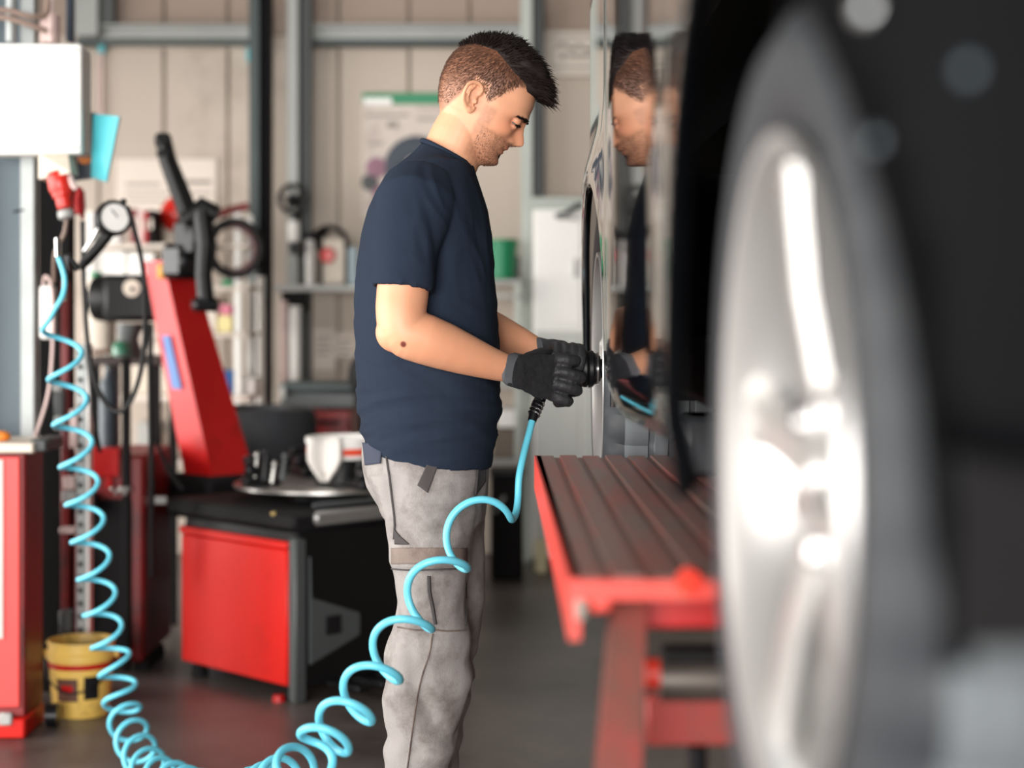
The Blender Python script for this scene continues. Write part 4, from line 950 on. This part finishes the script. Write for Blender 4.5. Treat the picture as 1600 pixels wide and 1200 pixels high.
# ------------------------------------------------------------------ machines
t = thing('wheel_balancer', 'dark red workshop machine standing behind the coiled hose', 'machine', (fpx(160, 6.1), 6.3, 0))
x0, x1 = fpx(84, 6.1), fpx(224, 6.1); zt = ztop(712, 6.1)
MB().box(((x0 + x1) / 2, 6.35, zt / 2 + .02), (x1 - x0, .5, zt - .04), None, .01).build('cabinet', dkred_m, t)
pr('dark_door', blackmat_m, t, 140, 780, 206, 1010, 6.095, .02); pr('red_door', red_m, t, 165, 728, 176, 762, 6.09, .02); pr('red_front', red_m, t, 138, 700, 186, 745, 6.08, .05)
pr('red_front', dkred_m, t, 92, 860, 140, 985, 6.08, .04); pr('edge_rail', blackmat_m, t, 190, 560, 202, 1050, 6.07, .03)
pr('weight_tray', blackmat_m, t, 84, 772, 150, 800, 6.05, .05)
for i in range(5): MB().box(P(176 + i * 6, 764 + (i % 2) * 6, 6.06), (.012, .02, .016), i * .5, .002).build('wheel_weight', steel_m, t)
pr('name_plate', grey_m, t, 226, 776, 260, 788, 6.2, .02); MB().box((x0 + .02, 6.3, .02), (.05, .3, .04)).build('foot', blackmat_m, t); MB().box((x1 - .02, 6.3, .02), (.05, .3, .04)).build('foot', blackmat_m, t)
t = thing('dark_bench', 'narrow dark metal bench behind the hanging black hose', 'bench', (fpx(190, 6.7), 6.9, 0))
x0, x1 = fpx(138, 6.7), fpx(250, 6.7); zt = ztop(558, 6.7)
MB().box(((x0 + x1) / 2, 6.9, zt - .015), (x1 - x0, .4, .03), None, .004).build('top', mt('dark_brown_steel', (52, 38, 34), .5), t)
for x in (x0 + .02, x1 - .02):
    for y in (6.73, 7.07): MB().box((x, y, (zt - .03) / 2), (.03, .03, zt - .03)).build('leg', blackmat_m, t)
t = thing('cream_jug', 'big cream canister on the dark bench behind the hose', 'canister', P(160, 558, 6.8))
MB().loft([ring(P(x, y - 4, 7.0), U3, V3, a, .07, 24, 3.2) for x, y, a in ((158, 557, .050), (158, 545, .054), (158, 500, .054), (157, 470, .050), (153, 450, .036), (150, 442, .02), (150, 437, .018))]).build('body', cream_m, t)
MB().cyl(P(150, 434, 7.0), P(150, 425, 7.0), .024, .024, 14).build('cap', green_m, t)
MB().tube([P(160, 450, 6.96), P(172, 456, 6.95), P(174, 478, 6.95), P(170, 488, 6.96)], .009, 8).build('handle', cream_m, t)
pr('label', brown_m, t, 144, 546, 174, 553, 6.925, .01)
t = thing('bench_grinder', 'black bench machine head with pale round dial', 'machine', P(200, 556, 6.7))
MB().box(P(208, 466, 6.72), (.20, .16, .175), None, .02).build('housing', black_m, t)
MB().lathe([(.02, -.05), (.085, -.045), (.09, 0), (.085, .045), (.02, .05)], P(170, 466, 6.74), (1, -.3, 0), 28).build('wheel_guard', black_m, t)
MB().lathe([(.001, 0), (.030, 0), (.032, .004), (.001, .006)], P(206, 450, 6.635), (0, -1, 0), 24).build('dial', cream_m, t)
MB().cyl(P(206, 452, 6.63), P(206, 452, 6.62), .008, .008, 10).build('dial_knob', dgrey_m, t)
MB().loft([ring(P(x, y, 6.72), U3, V3, a, .05, 16, 3) for x, y, a in ((205, 505, .05), (200, 530, .035), (202, 557, .055))]).build('neck', dgrey_m, t)
tag(MB().lathe([(.02, 0), (.035, .003), (.036, .03), (.025, .05), (.01, .055)], P(190, 556, 6.62), (0, 0, 1), 18).build('green_jar', mt('dark_green_glass', (48, 110, 84), .2)), 'small green jar at the front edge of the dark bench', 'jar')
t = thing('gas_cylinder', 'dark blue grey cylinder standing on the red machine', 'cylinder', P(170, 706, 6.2))
MB().lathe([(.030, 0), (.034, .004), (.034, .20), (.030, .24), (.016, .265), (.014, .285)], P(170, 706, 6.22), (0, 0, 1), 22).build('body', mt('slate_steel', (58, 68, 76), .45), t)
MB().cyl(P(170, 577, 6.22), P(170, 570, 6.22), .018, .018, 12).build('valve', dgrey_m, t)

# tyre changer
A2 = Vector((-.676, 5.65, 0)); e1 = Vector((-.698, .716, 0)); e2 = Vector((.716, .698, 0)); Rz = Matrix((e1, e2, Vector((0, 0, 1)))).transposed()
def LC(s, u, z): return A2 + e1 * s + e2 * u + Vector((0, 0, z))
t = thing('tyre_changer', 'red and black tyre changer with slanted red column and steel turntable', 'machine', LC(.3, .37, 0))
def lb(name, m, s0, s1, u0, u1, z0, z1, bev=.005): return MB().box(LC((s0 + s1) / 2, (u0 + u1) / 2, (z0 + z1) / 2), (s1 - s0, u1 - u0, z1 - z0), Rz, bev).build(name, m, t)
lb('body', black_m, .0, .63, .0, .72, .045, .545, .01)
fp = lb('front_panel', redbright_m, .035, .625, -.016, .0, .050, .482); lb('panel_lip', redbright_m, .030, .63, -.022, -.001, .484, .508)
lb('corner_frame', dgrey_m, -.008, .030, -.014, .03, .0, .52)
lb('top_tray', blackmat_m, -.02, .70, -.03, .74, .545, .60, .012)
lb('side_rail', mt('brushed_grey', (150, 148, 146), .35, .6), -.045, -.02, .04, .74, .560, .605, .01)
lb('side_rail', dgrey_m, -.03, -.02, .04, .50, .615, .63, .004)
q = MB(); v = [LC(-.004, .04, .46), LC(-.004, .045, .33), LC(-.004, .24, .26), LC(-.004, .24, .19), LC(-.004, .04, .12)]
q.add(v + [w + e1 * (-.012) for w in v], [(0, 1, 2, 3, 4), (9, 8, 7, 6, 5)] + [(k, (k + 1) % 5, (k + 1) % 5 + 5, k + 5) for k in range(5)]); pp = q.build('pedal_plate', dgrey_m, t)
MB().box(LC(-.018, .13, .235), (.008, .06, .06), Rz, .002).build('plate_slot', blackmat_m, pp)
for i, (s, u) in enumerate(((.05, .03), (.58, .03), (.05, .68), (.58, .68))): MB().cyl(LC(s, u, 0), LC(s, u, .05), .03, .025, 14).build('foot', blackmat_m, t)
MB().cyl(LC(.07, -.02, .0), LC(.07, -.02, .02), .022, .018, 14).build('levelling_knob', red_m, t)
for k in range(3): MB().box(LC(-.08, .14 + k * .10, .05), (.16, .055, .02), Rz, .005).build('pedal', blackmetal_m, t)
lb('bead_breaker', black_m, .64, .72, .05, .30, .16, .56, .03); lb('breaker_arm', blackmetal_m, .68, .74, .20, .62, .46, .54, .02)
TC = LC(.30, .37, 0); TZ = .652
MB().cyl((TC.x, TC.y, .59), (TC.x, TC.y, TZ - .012), .15, .13, 28).build('turntable_hub', blackmetal_m, t)
tt = MB().lathe([(.02, -.014), (.32, -.014), (.328, -.009), (.328, -.001), (.322, .002), (.02, .002)], (TC.x, TC.y, TZ), (0, 0, 1), 64).build('turntable', steel_m, t)
for k in range(4):
    a = .5 + k * math.pi / 2; d = Vector((math.cos(a), math.sin(a), 0)); p = Vector((TC.x, TC.y, TZ)) + d * .25
    Rk = Matrix.Rotation(a, 3, 'Z'); MB().box(p + Vector((0, 0, .018)), (.13, .05, .03), Rk, .006).build('jaw_slide', blackmetal_m, tt)
    MB().box(p + d * .03 + Vector((0, 0, .052)), (.05, .045, .045), Rk, .008).box(p + d * .045 + Vector((0, 0, .085)), (.022, .06, .03), Rk, .006).build('jaw', blackmetal_m, tt)
for (x, y, h, m_) in ((425, 754, 26, steel_m), (441, 750, 34, dgrey_m), (412, 750, 40, blackmetal_m), (398, 748, 34, steel_m)): MB().cyl(P(x, y, 5.98), P(x + 4, y - h, 5.98), .010, .007, 10).sphere(P(x + 4, y - h - 3, 5.98), .012).build('clamp_pin', m_, tt)
for (x, y) in ((428, 803), (443, 814)): MB().sphere(P(x, y, 5.70), .011, (1, 1, .8)).build('air_fitting', mt('brass', (196, 170, 110), .3, .9), t)
# slanted column, leaning back and left
b0 = P(345, 752, 6.55); b1 = P(262, 408, 6.62)
u2 = Vector((.72, -.69, 0)).normalized(); v2 = Vector((.69, .72, 0)).normalized()
def crg(c, a, b): return [c + u2 * a - v2 * b, c + u2 * a + v2 * b, c - u2 * a + v2 * b, c - u2 * a - v2 * b]
MB().loft([crg(b0, .085, .095), crg(b0.lerp(b1, .5), .075, .080), crg(b1, .060, .062)]).build('column', red_m, t, smooth=20)
c1 = b0.lerp(b1, .42); c2 = b0.lerp(b1, .66)
q = MB(); ww = [c1.lerp(c2, 0) - v2 * .086 - u2 * .040, c1 - v2 * .086 + u2 * .020, c2 - v2 * .079 + u2 * .015, c2 - v2 * .079 - u2 * .032]
q.add(ww + [w - v2 * .004 for w in ww], [(0, 1, 2, 3), (7, 6, 5, 4), (0, 4, 5, 1), (1, 5, 6, 2), (2, 6, 7, 3), (3, 7, 4, 0)]); q.build('blue_decal', blue_m, t)
MB().box(b0 + Vector((-.02, .02, -.05)), (.26, .26, .16), math.radians(-44), .02).build('column_foot', blackmat_m, t)
MB().box(P(253, 424, 6.50), (.03, .03, .055), -.3, .008).build('warning_tag', mt('amber_print', (206, 150, 50), .5, var=.4, scale=50), t)
MB().box(P(288, 408, 6.52), (.12, .14, .13), -.6, .02).box(P(303, 372, 6.50), (.12, .12, .14), -.5, .02).build('pivot_block', blackmetal_m, t)
MB().tube([P(254, 214, 6.45), P(262, 250, 6.45), P(285, 310, 6.46), P(308, 372, 6.47)], [.030, .032, .036, .040], 8).build('shaft', black_m, t, smooth=25)
MB().box(P(254, 219, 6.45), (.055, .06, .05), .3, .01).box(P(258, 240, 6.45), (.06, .065, .03), .3, .01).build('shaft_cap', black_m, t)
MB().tube([P(316, 330, 6.43), P(322, 380, 6.42), P(318, 430, 6.41), P(322, 474, 6.40)], [.036, .036, .030, .032], 10).build('mount_arm', black_m, t, smooth=25)
MB().box(P(320, 476, 6.40), (.09, .07, .05), .4, .012).build('mount_head', blackmetal_m, t)
MB().tube([P(290, 345, 6.45), P(318, 326, 6.44), P(340, 335, 6.44)], [.035, .045, .03], 10).build('swing_head', black_m, t)
MB().tube([P(328, 352, 6.42), P(334, 385, 6.41), P(331, 420, 6.41)], [.012, .012, .010], 8).build('release_lever', blackmetal_m, t)
# pot with rag on the turntable
t = thing('paste_pot', 'white topped pot with red stripe standing on the turntable', 'pot', P(535, 752, 6.05))
pc = P(535, 752, 6.08); pc.z = TZ + .003
MB().lathe([(.085, 0), (.092, .003), (.100, .085), (.10, .09)], pc, (0, 0, 1), 30).build('base', black_m, t)
MB().lathe([(.098, .082), (.116, .086), (.120, .135), (.125, .138), (.125, .155), (.118, .158), (.112, .14), (.02, .10)], pc, (0, 0, 1), 34).build('bowl', white_m, t)
MB().lathe([(.1175, .098), (.1205, .099), (.1215, .121), (.1185, .122)], pc, (0, 0, 1), 34, closed=True).build('red_stripe', mt('orange_red', (226, 74, 44), .4), t)
q = MB(); rg = []
for k, (y, w) in enumerate(((684, 24), (700, 25), (718, 25), (732, 18), (744, 9), (752, 3))):
    rr = []
    for j in range(14):
        a = -math.pi + math.pi * j / 13; rr.append(P(508 + w * math.cos(a), y, 5.955) + Vector((0, .012 * math.sin(a * 3) - .004 - (.006 if y > 715 else 0), 0)))
    rg.append(rr)
q.add([p for r in rg for p in r], [(i * 14 + j, i * 14 + j + 1, (i + 1) * 14 + j + 1, (i + 1) * 14 + j) for i in range(5) for j in range(13)])
o = q.build('white_rag', mt('rag_cloth', (226, 220, 214), .8, var=.1)); md = o.modifiers.new('thick', 'SOLIDIFY'); md.thickness = .006
tag(o, 'white rag hanging over the front of the pot on the turntable', 'rag')

# ------------------------------------------------------------------ shelving along the back wall
def shelf(name, label, x0, x1, boards, D, depth, m_, uprights, um, top):
    t = thing(name, label, 'shelf', (fpx((x0 + x1) / 2, D), D + depth / 2, 0))
    for (y, th) in boards: MB().box((fpx((x0 + x1) / 2, D), D + depth / 2, ztop(y, D) - th / 2), (fpx(x1, D) - fpx(x0, D), depth, th), None, .003).build('board', m_, t)
    for x in uprights:
        for yy in (D + .02, D + depth - .02): zt = ztop(top, D); MB().box((fpx(x, D), yy, zt / 2), (.028, .028, zt), None, .002).build('upright', um, t)
    return t
shelf('storage_shelf', 'white shelving unit on the wall behind the slanted red column', 130, 388, ((381, .02), (447, .02), (520, .02), (618, .025), (720, .025)), 8.1, .4, paper_m, (140, 371), white_m, 330)
def item(name, label, cat, m_, x0, y0, x1, y1, D, depth=.15, bev=.004, group=None): 
    bs = ([ztop(q, 8.1) for q in (381, 447, 520, 618, 720)] if D < 8.35 else [ztop(q, 8.4) for q in (437, 459, 600, 718)]) if (x1 < 400 or x0 > 735) else []
    zb = ztop(y1, D); near = [q for q in bs if abs(q - zb) < .03]
    if near: y1 = HOR + (CAM_H - near[0] - .001) * F_PX / D
    return tag(pr(name, m_, None, x0, y0, x1, y1, D, depth, bev), label, cat, group)
def can(name, label, cat, m_, xc, wpx, y0, y1, D, lid=None, taper=1.0):
    r = wpx / 2 * D / F_PX; c = P(xc, y1, D + r); h = (y1 - y0) * D / F_PX
    t = thing(name, label, cat, c)
    MB().lathe([(r * .9 * taper, 0), (r * taper, .004), (r, h * .92), (r * 1.04, h * .93), (r * 1.04, h * .99), (r * .9, h)], c, (0, 0, 1), 26).build('body', m_, t)
    MB().lathe([(.01, h), (r * .88, h), (r * .86, h + .004), (.01, h + .006)], c, (0, 0, 1), 22).build('lid', lid or m_, t)
    return t
can('paint_can', 'grey paint can at the left end of the top shelf', 'can', grey_m, 153, 26, 346, 381, 8.15)
can('paint_can', 'small white tub beside the grey paint can', 'can', white_m, 182, 26, 356, 381, 8.15)
for i, (x0, x1, y0, m_, lb_) in enumerate(((203, 214, 326, dkred_m, 'dark red binder, leftmost of the row on the top shelf'), (214.5, 224, 328, pinkw_m, 'pale pink binder between the two red binders'), (224.5, 231, 330, red_m, 'narrow bright red binder in the shelf row'), (231.5, 240, 328, blackmat_m, 'black binder at the right end of the row'))):
    o = item('binder', lb_, 'binder', m_, x0, y0, x1, 381, 8.15, .22, .003, 'binders on the top shelf'); pr('spine_label', paper_m, o, x0 + 2, y0 + 14, x1 - 2, y0 + 30, 8.148, .003, 0)
t = thing('red_reflector', 'round red lamp lens on the top shelf behind the black shaft', 'lamp', P(262, 381, 8.0))
MB().lathe([(.001, .055), (.04, .048), (.074, .022), (.086, 0), (.080, -.02), (.04, -.03)], P(269, 335, 8.36), (-.88, -.46, .08), 28).build('lens', mt('red_lens', (206, 40, 30), .25), t)
MB().box(P(268, 368.5, 8.36), (.05, .06, .05), None, .005).build('base', cream_m, t)
item('cream_box', 'small cream box next to the red lamp lens', 'box', cream_m, 282, 348, 296, 381, 8.14, .1)
item('white_carton', 'large white carton under the top shelf, left of the column', 'box', white_m, 148, 392, 196, 446, 8.14, .3)
item('white_carton', 'second white carton touching the red column on the shelf', 'box', white_m, 199, 395, 240, 446, 8.14, .3)
item('green_carton', 'small green carton on the shelf right of the column', 'box', green_m, 346, 437, 362, 446, 8.14, .12)
item('pink_carton', 'small pink carton below the green one', 'box', mt('pink_card', (206, 120, 140), .6), 344, 476, 361, 492, 8.14, .12)
item('yellow_carton', 'pale yellow carton under the small pink one', 'box', mt('pale_yellow', (222, 208, 150), .6), 340, 493, 362, 519, 8.14, .16)
item('cream_carton', 'cream carton on the middle shelf beside the red column', 'box', paper_m, 300, 462, 338, 519, 8.14, .25)
item('cream_carton', 'wide cream carton left of the red column, third shelf', 'box', paper_m, 196, 528, 262, 575, 8.2, .2); item('cream_carton', 'low cream carton under the wide one beside the straight cable', 'box', cream_m, 204, 576, 264, 617, 8.2, .2)
t = thing('blue_crate', 'blue plastic crate on the shelf right of the red column', 'crate', P(348, 617, 8.15))
pr('body', blue_m, t, 330, 586, 362, 617, 8.15, .2, .006); pr('rim', blue_m, t, 328, 580, 364, 587, 8.14, .22, .004)
item('white_carton', 'white carton right of the blue crate', 'box', white_m, 378, 590, 398, 617, 8.14, .2)
item('grey_carton', 'grey carton on the bottom shelf behind the cables', 'box', grey_m, 214, 660, 250, 719, 8.2, .2)
for i, (x, w_, y0, m_, lb_) in enumerate(((243, 9, 640, dgrey_m, 'slim dark grey can among the spray cans on the low shelf'), (254, 9, 644, cream_m, 'slim cream can among the spray cans on the low shelf'), (266, 9, 640, blackmat_m, 'slim black can among the spray cans on the low shelf'))): can('spray_can', lb_, 'can', m_, x + 4, w_, y0 + 34, 716, 8.25)
# coil of dark hose hung on the white upright, red bar above it
t = thing('hung_hose_coil', 'dark hose coil hung on the white shelf upright', 'hose', P(365, 390, 8.0))
for k, (r_, dx) in enumerate(((.125, 0), (.118, .012), (.105, -.01))): MB().torus(P(366, 388, 8.02 + k * .02) + Vector((dx, 0, 0)), r_, .014, (.15, 1, .1), 40, 8).build('loop', blackmat_m if k < 2 else mt('maroon_hose', (74, 34, 34), .5), t)
tag(MB().tube([P(338, 336, 8.0), P(360, 328, 8.0), P(388, 322, 8.0)], [.020, .018, .018], 10).build('red_bar', dkred_m), 'dark red bar lying above the hung hose coil', 'bar')
item('metal_sheet', 'grey steel panel leaning beside the hung hose coil', 'panel', mt('grey_sheet', (150, 158, 158), .4, .5), 386, 370, 400, 440, 8.3, .02)
for x0, x1, y0, lb_ in ((400, 414, 432, 'white plastic tube standing right of the dark green post'), (438, 449, 470, 'pinkish tube standing left of the grey post'), (453, 470, 478, 'white tube standing in front of the grey post')):
    r_ = (x1 - x0) / 2 * 8.6 / F_PX; c = Vector((fpx((x0 + x1) / 2, 8.6), 8.6, 0)); h = ztop(y0, 8.6)
    tag(MB().lathe([(r_ * .98, 0), (r_, .004), (r_, h - .01), (r_ * 1.1, h - .009), (r_ * 1.1, h), (r_ * .8, h), (r_ * .78, h - .05)], c, (0, 0, 1), 18).build('plastic_tube', pinkw_m if x0 == 438 else white_m), lb_, 'tube')
# work lamp on the grey post
t = thing('work_lamp', 'round black caged work lamp on the grey post', 'lamp', P(458, 312, 8.6))
lc = P(458, 311, 8.58); MB().torus(lc, .066, .012, (0, 1, .1), 32, 8).build('ring', black_m, t)
MB().lathe([(.001, 0), (.03, 0), (.034, .02), (.02, .05), (.001, .06)], lc + Vector((0, .02, -.01)), (0, -1, 0), 18).build('hub', black_m, t)
for k in range(5): a = k * 2 * math.pi / 5 + .5; MB().cyl(lc, lc + Vector((math.cos(a) * .066, 0, math.sin(a) * .066)), .006, .006, 6).build('spoke', black_m, t)
MB().tube([lc + Vector((.02, .02, -.05)), P(464, 332, 8.62), P(460, 345, 8.6)], .012, 8).build('stem', black_m, t)
t2 = thing('white_canister', 'small bright white canister below the round work lamp', 'canister', P(459, 380, 8.58))
MB().lathe([(.02, 0), (.028, .006), (.029, .085), (.022, .102), (.01, .106)], P(459, 379, 8.60), (0, 0, 1), 20).build('body', white_m, t2); pr('bracket', black_m, t2, 452, 379, 468, 396, 8.57, .22)
shelf('wall_shelf', 'thin grey wall shelf behind the mechanic\'s back', 428, 600, ((445, .03),), 8.6, .35, grey_m, (), white_m, 330)
pr('shelf_bracket', blackmat_m, None, 440, 456, 478, 486, 8.62, .05); tag(bpy.data.objects['shelf_bracket'], 'dark bracket under the left end of the wall shelf', 'bracket')
can('white_bottle', 'white bottle on the wall shelf left of the red lantern', 'bottle', white_m, 484, 14, 376, 445, 8.66)
t = thing('lantern', 'cream lantern with red disc and black bail on the wall shelf', 'lantern', P(520, 445, 8.7))
pr('body', cream_m, t, 503, 372, 540, 444, 8.7, .10, .01); MB().lathe([(.001, .02), (.03, .018), (.040, 0), (.038, -.01)], P(512, 399, 8.695), (0, -1, 0), 22).build('red_disc', mt('red_plastic', (214, 46, 34), .3), t)
pr('frame', blackmat_m, t, 498, 372, 503, 444, 8.69, .12); pr('frame', blackmat_m, t, 539, 380, 544, 444, 8.69, .12)
cable('bail', [(498, 390, 8.7), (494, 366, 8.7), (506, 356, 8.7), (524, 357, 8.7), (538, 368, 8.7), (543, 392, 8.7)], .012, blackmat_m, t)
tag(MB().sphere(P(490, 370, 8.72), .045, (1.1, .8, .5)).sphere(P(502, 364, 8.72), .035, (1.1, .8, .6)).build('dark_cloth', blackmat_m), 'dark rag draped over the white bottle and lantern', 'cloth')
can('pale_bottle', 'pale blue bottle on the wall shelf beside the mechanic\'s back', 'bottle', mt('pale_blue', (176, 194, 202), .4), 552, 15, 388, 445, 8.66)
# tool chest and tyres behind the turntable
t = thing('tool_chest', 'dark red tool chest behind the pot on the turntable', 'chest', (fpx(486, 7.7), 7.9, 0))
x0, x1 = fpx(424, 7.7), fpx(548, 7.7); zt = ztop(641, 7.7)
MB().box(((x0 + x1) / 2, 7.9, zt / 2 + .04), (x1 - x0, .4, zt - .08), None, .008).build('body', dkred_m, t)
for k in range(3): z1 = zt - .03 - k * .13; o = MB().box(((x0 + x1) / 2, 7.692, z1 - .055), ((x1 - x0) - .03, .016, .11), None, .004).build('drawer', dkred_m, t); MB().box(((x0 + x1) / 2, 7.68, z1 - .02), ((x1 - x0) * .7, .02, .016), None, .003).build('handle', blackmat_m, o)
for s in (x0 + .04, x1 - .04): MB().cyl((s, 7.8, 0), (s, 7.8, .09), .03, .03, 12).build('caster', rubber_m, t)
t = thing('grey_toolbox', 'dark grey toolbox lying on the red tool chest', 'toolbox', P(498, 640, 7.75))
pr('body', dgrey_m, t, 438, 612, 556, 639.5, 7.75, .25, .01); pr('lid', mt('slate_plastic', (60, 70, 70), .5), t, 436, 598, 558, 612, 7.74, .27, .012); pr('latch', grey_m, t, 438, 604, 446, 622, 7.73, .02)
t = thing('black_compressor', 'black machine half hidden behind the mechanic\'s waist', 'machine', (fpx(595, 7.2), 7.4, 0))
zt = ztop(600, 7.2); MB().box((fpx(600, 7.2), 7.4, zt / 2), (.22, .35, zt), None, .04).build('body', blackmat_m, t); MB().lathe([(.02, -.12), (.10, -.10), (.11, 0), (.10, .10), (.02, .12)], P(585, 585, 7.35), (0, 1, 0), 24).build('motor', black_m, t)
def tyre(lab, c, R, w, ax=(0, 0, 1)):
    t = thing('spare_tyre', lab, 'tyre', c, 'stack of spare tyres')
    pf = [(R * .62, 0), (R * .80, -.006), (R * .94, .004), (R, .03), (R * .985, .04), (R, .05), (R, w - .05), (R * .985, w - .04), (R, w - .03), (R * .94, w - .004), (R * .80, w + .006), (R * .62, w)]
    MB().lathe(pf, c, ax, 48, closed=True, rmod=lambda j, k: -.006 if j in (3, 8) and k % 3 == 0 else 0).build('casing', rubber_m, t)
    MB().lathe([(R * .615, .0), (R * .64, -.002), (R * .64, .02), (R * .615, .02)], c, ax, 40, closed=True).build('bead', blackmat_m, t)
for k, lb_ in enumerate(('spare tyre at the bottom of the stack behind the turntable', 'second spare tyre up in the stack behind the turntable', 'third spare tyre up in the stack behind the turntable', 'topmost spare tyre of the stack behind the turntable')): tyre(lb_, Vector((fpx(392, 7.15), 7.15, .005 + k * .214)), .262, .2)
# right of the mechanic: shelf, bucket, boxes, white cabinet
shelf('steel_shelf', 'narrow grey shelf holding the green bucket', 735, 813, ((437, .02), (459, .02), (600, .02), (718, .025)), 8.4, .35, grey_m, (742, 809), palegreen_m, 436)
t = thing('green_bucket', 'green plastic bucket on the shelf right of the mechanic', 'bucket', P(784, 436, 8.55)); c = P(784, 436.5, 8.55)
MB().lathe([(.058, 0), (.062, .003), (.072, .172), (.078, .174), (.078, .190), (.071, .190), (.064, .02), (.01, .015)], c, (0, 0, 1), 30).build('body', green_m, t)
MB().tube([c + Vector((.077 * math.cos(a), -.077 * math.sin(a) * .35, .175 - .06 * math.sin(a))) for a in np.linspace(0, math.pi, 14)], .003, 6).build('handle', green_m, t)
item('dark_carton', 'dark carton behind the green bucket', 'box', dgrey_m, 796, 400, 812, 436, 8.72, .02); 
for nm, lb_, m_, a, D in (('pale_box', 'pale box on the middle steel shelf below the green bucket', mt('pale_green_card', (186, 192, 180), .6), (772, 556, 806, 599), 8.5), ('white_carton', 'white carton low on the steel shelf', white_m, (776, 640, 806, 668), 8.5), ('brown_carton', 'brown carton under the white one on the steel shelf', mt('brown_card', (110, 98, 86), .6), (770, 670, 808, 717), 8.5)):
    o = item(nm, lb_, 'box', m_, *a, D, .2)
t = thing('black_bin', 'black bin on the floor under the narrow steel shelf', 'bin', (fpx(790, 8.2), 8.25, 0)); zt = ztop(742, 8.2)
MB().box((fpx(792, 8.2), 8.28, zt / 2), (.15, .2, zt), None, .015).build('body', blackmat_m, t); MB().tube([P(775, 800, 8.16), P(782, 786, 8.14), P(788, 776, 8.16)], .008, 8).build('handle', galv_m, t); MB().box((fpx(792, 8.2), 8.28, zt + .01), (.165, .215, .03), None, .008).build('lid', black_m, t)
t = thing('white_cabinet', 'tall white cabinet beside the car, grey lower doors', 'cabinet', (fpx(905, 8.5), 8.65, 0))
x0, x1 = fpx(833, 8.5), fpx(985, 8.5); zt = ztop(326, 8.5); zm = ztop(512, 8.5)
MB().box(((x0 + x1) / 2, 8.63, zt / 2 + .03), (x1 - x0, .24, zt - .06), None, .005).build('body', white_m, t)
xm = (x0 + x1) / 2
for a, b in ((x0 + .01, xm - .004), (xm + .004, x1 - .01)):
    o = MB().box(((a + b) / 2, 8.508, (zt + zm) / 2), (b - a, .018, zt - zm - .02), None, .004).build('upper_door', white_m, t); MB().box((b - .03 if a < xm - .05 else a + .03, 8.492, (zt + zm) / 2), (.012, .02, .09), None, .003).build('handle', grey_m, o)
    MB().box(((a + b) / 2, 8.508, (.12 + zm) / 2), (b - a, .018, zm - .15), None, .004).build('lower_door', mt('pale_grey_panel', (196, 198, 192), .5), t)
pr('top_rail', palegreen_m, t, 830, 308, 990, 327, 8.5, .25, .004)
MB().cyl((fpx(845, 8.46), 8.47, .0), (fpx(845, 8.46), 8.47, .15), .03, .03, 14).build('foot', mt('cream_cap', (240, 228, 186), .5), t)
t = thing('hand_clamp', 'grey hand clamp lying at the top edge of the white cabinet', 'clamp', P(885, 330, 8.47))
MB().tube([P(868, 337, 8.47), P(885, 333, 8.46), P(903, 320, 8.46), P(910, 319, 8.47)], [.010, .012, .014, .010], 8).build('jaw', dgrey_m, t); MB().tube([P(866, 336, 8.475), P(874, 341, 8.475), P(902, 342, 8.475)], [.006, .007, .007], 8).build('handle', grey_m, t)
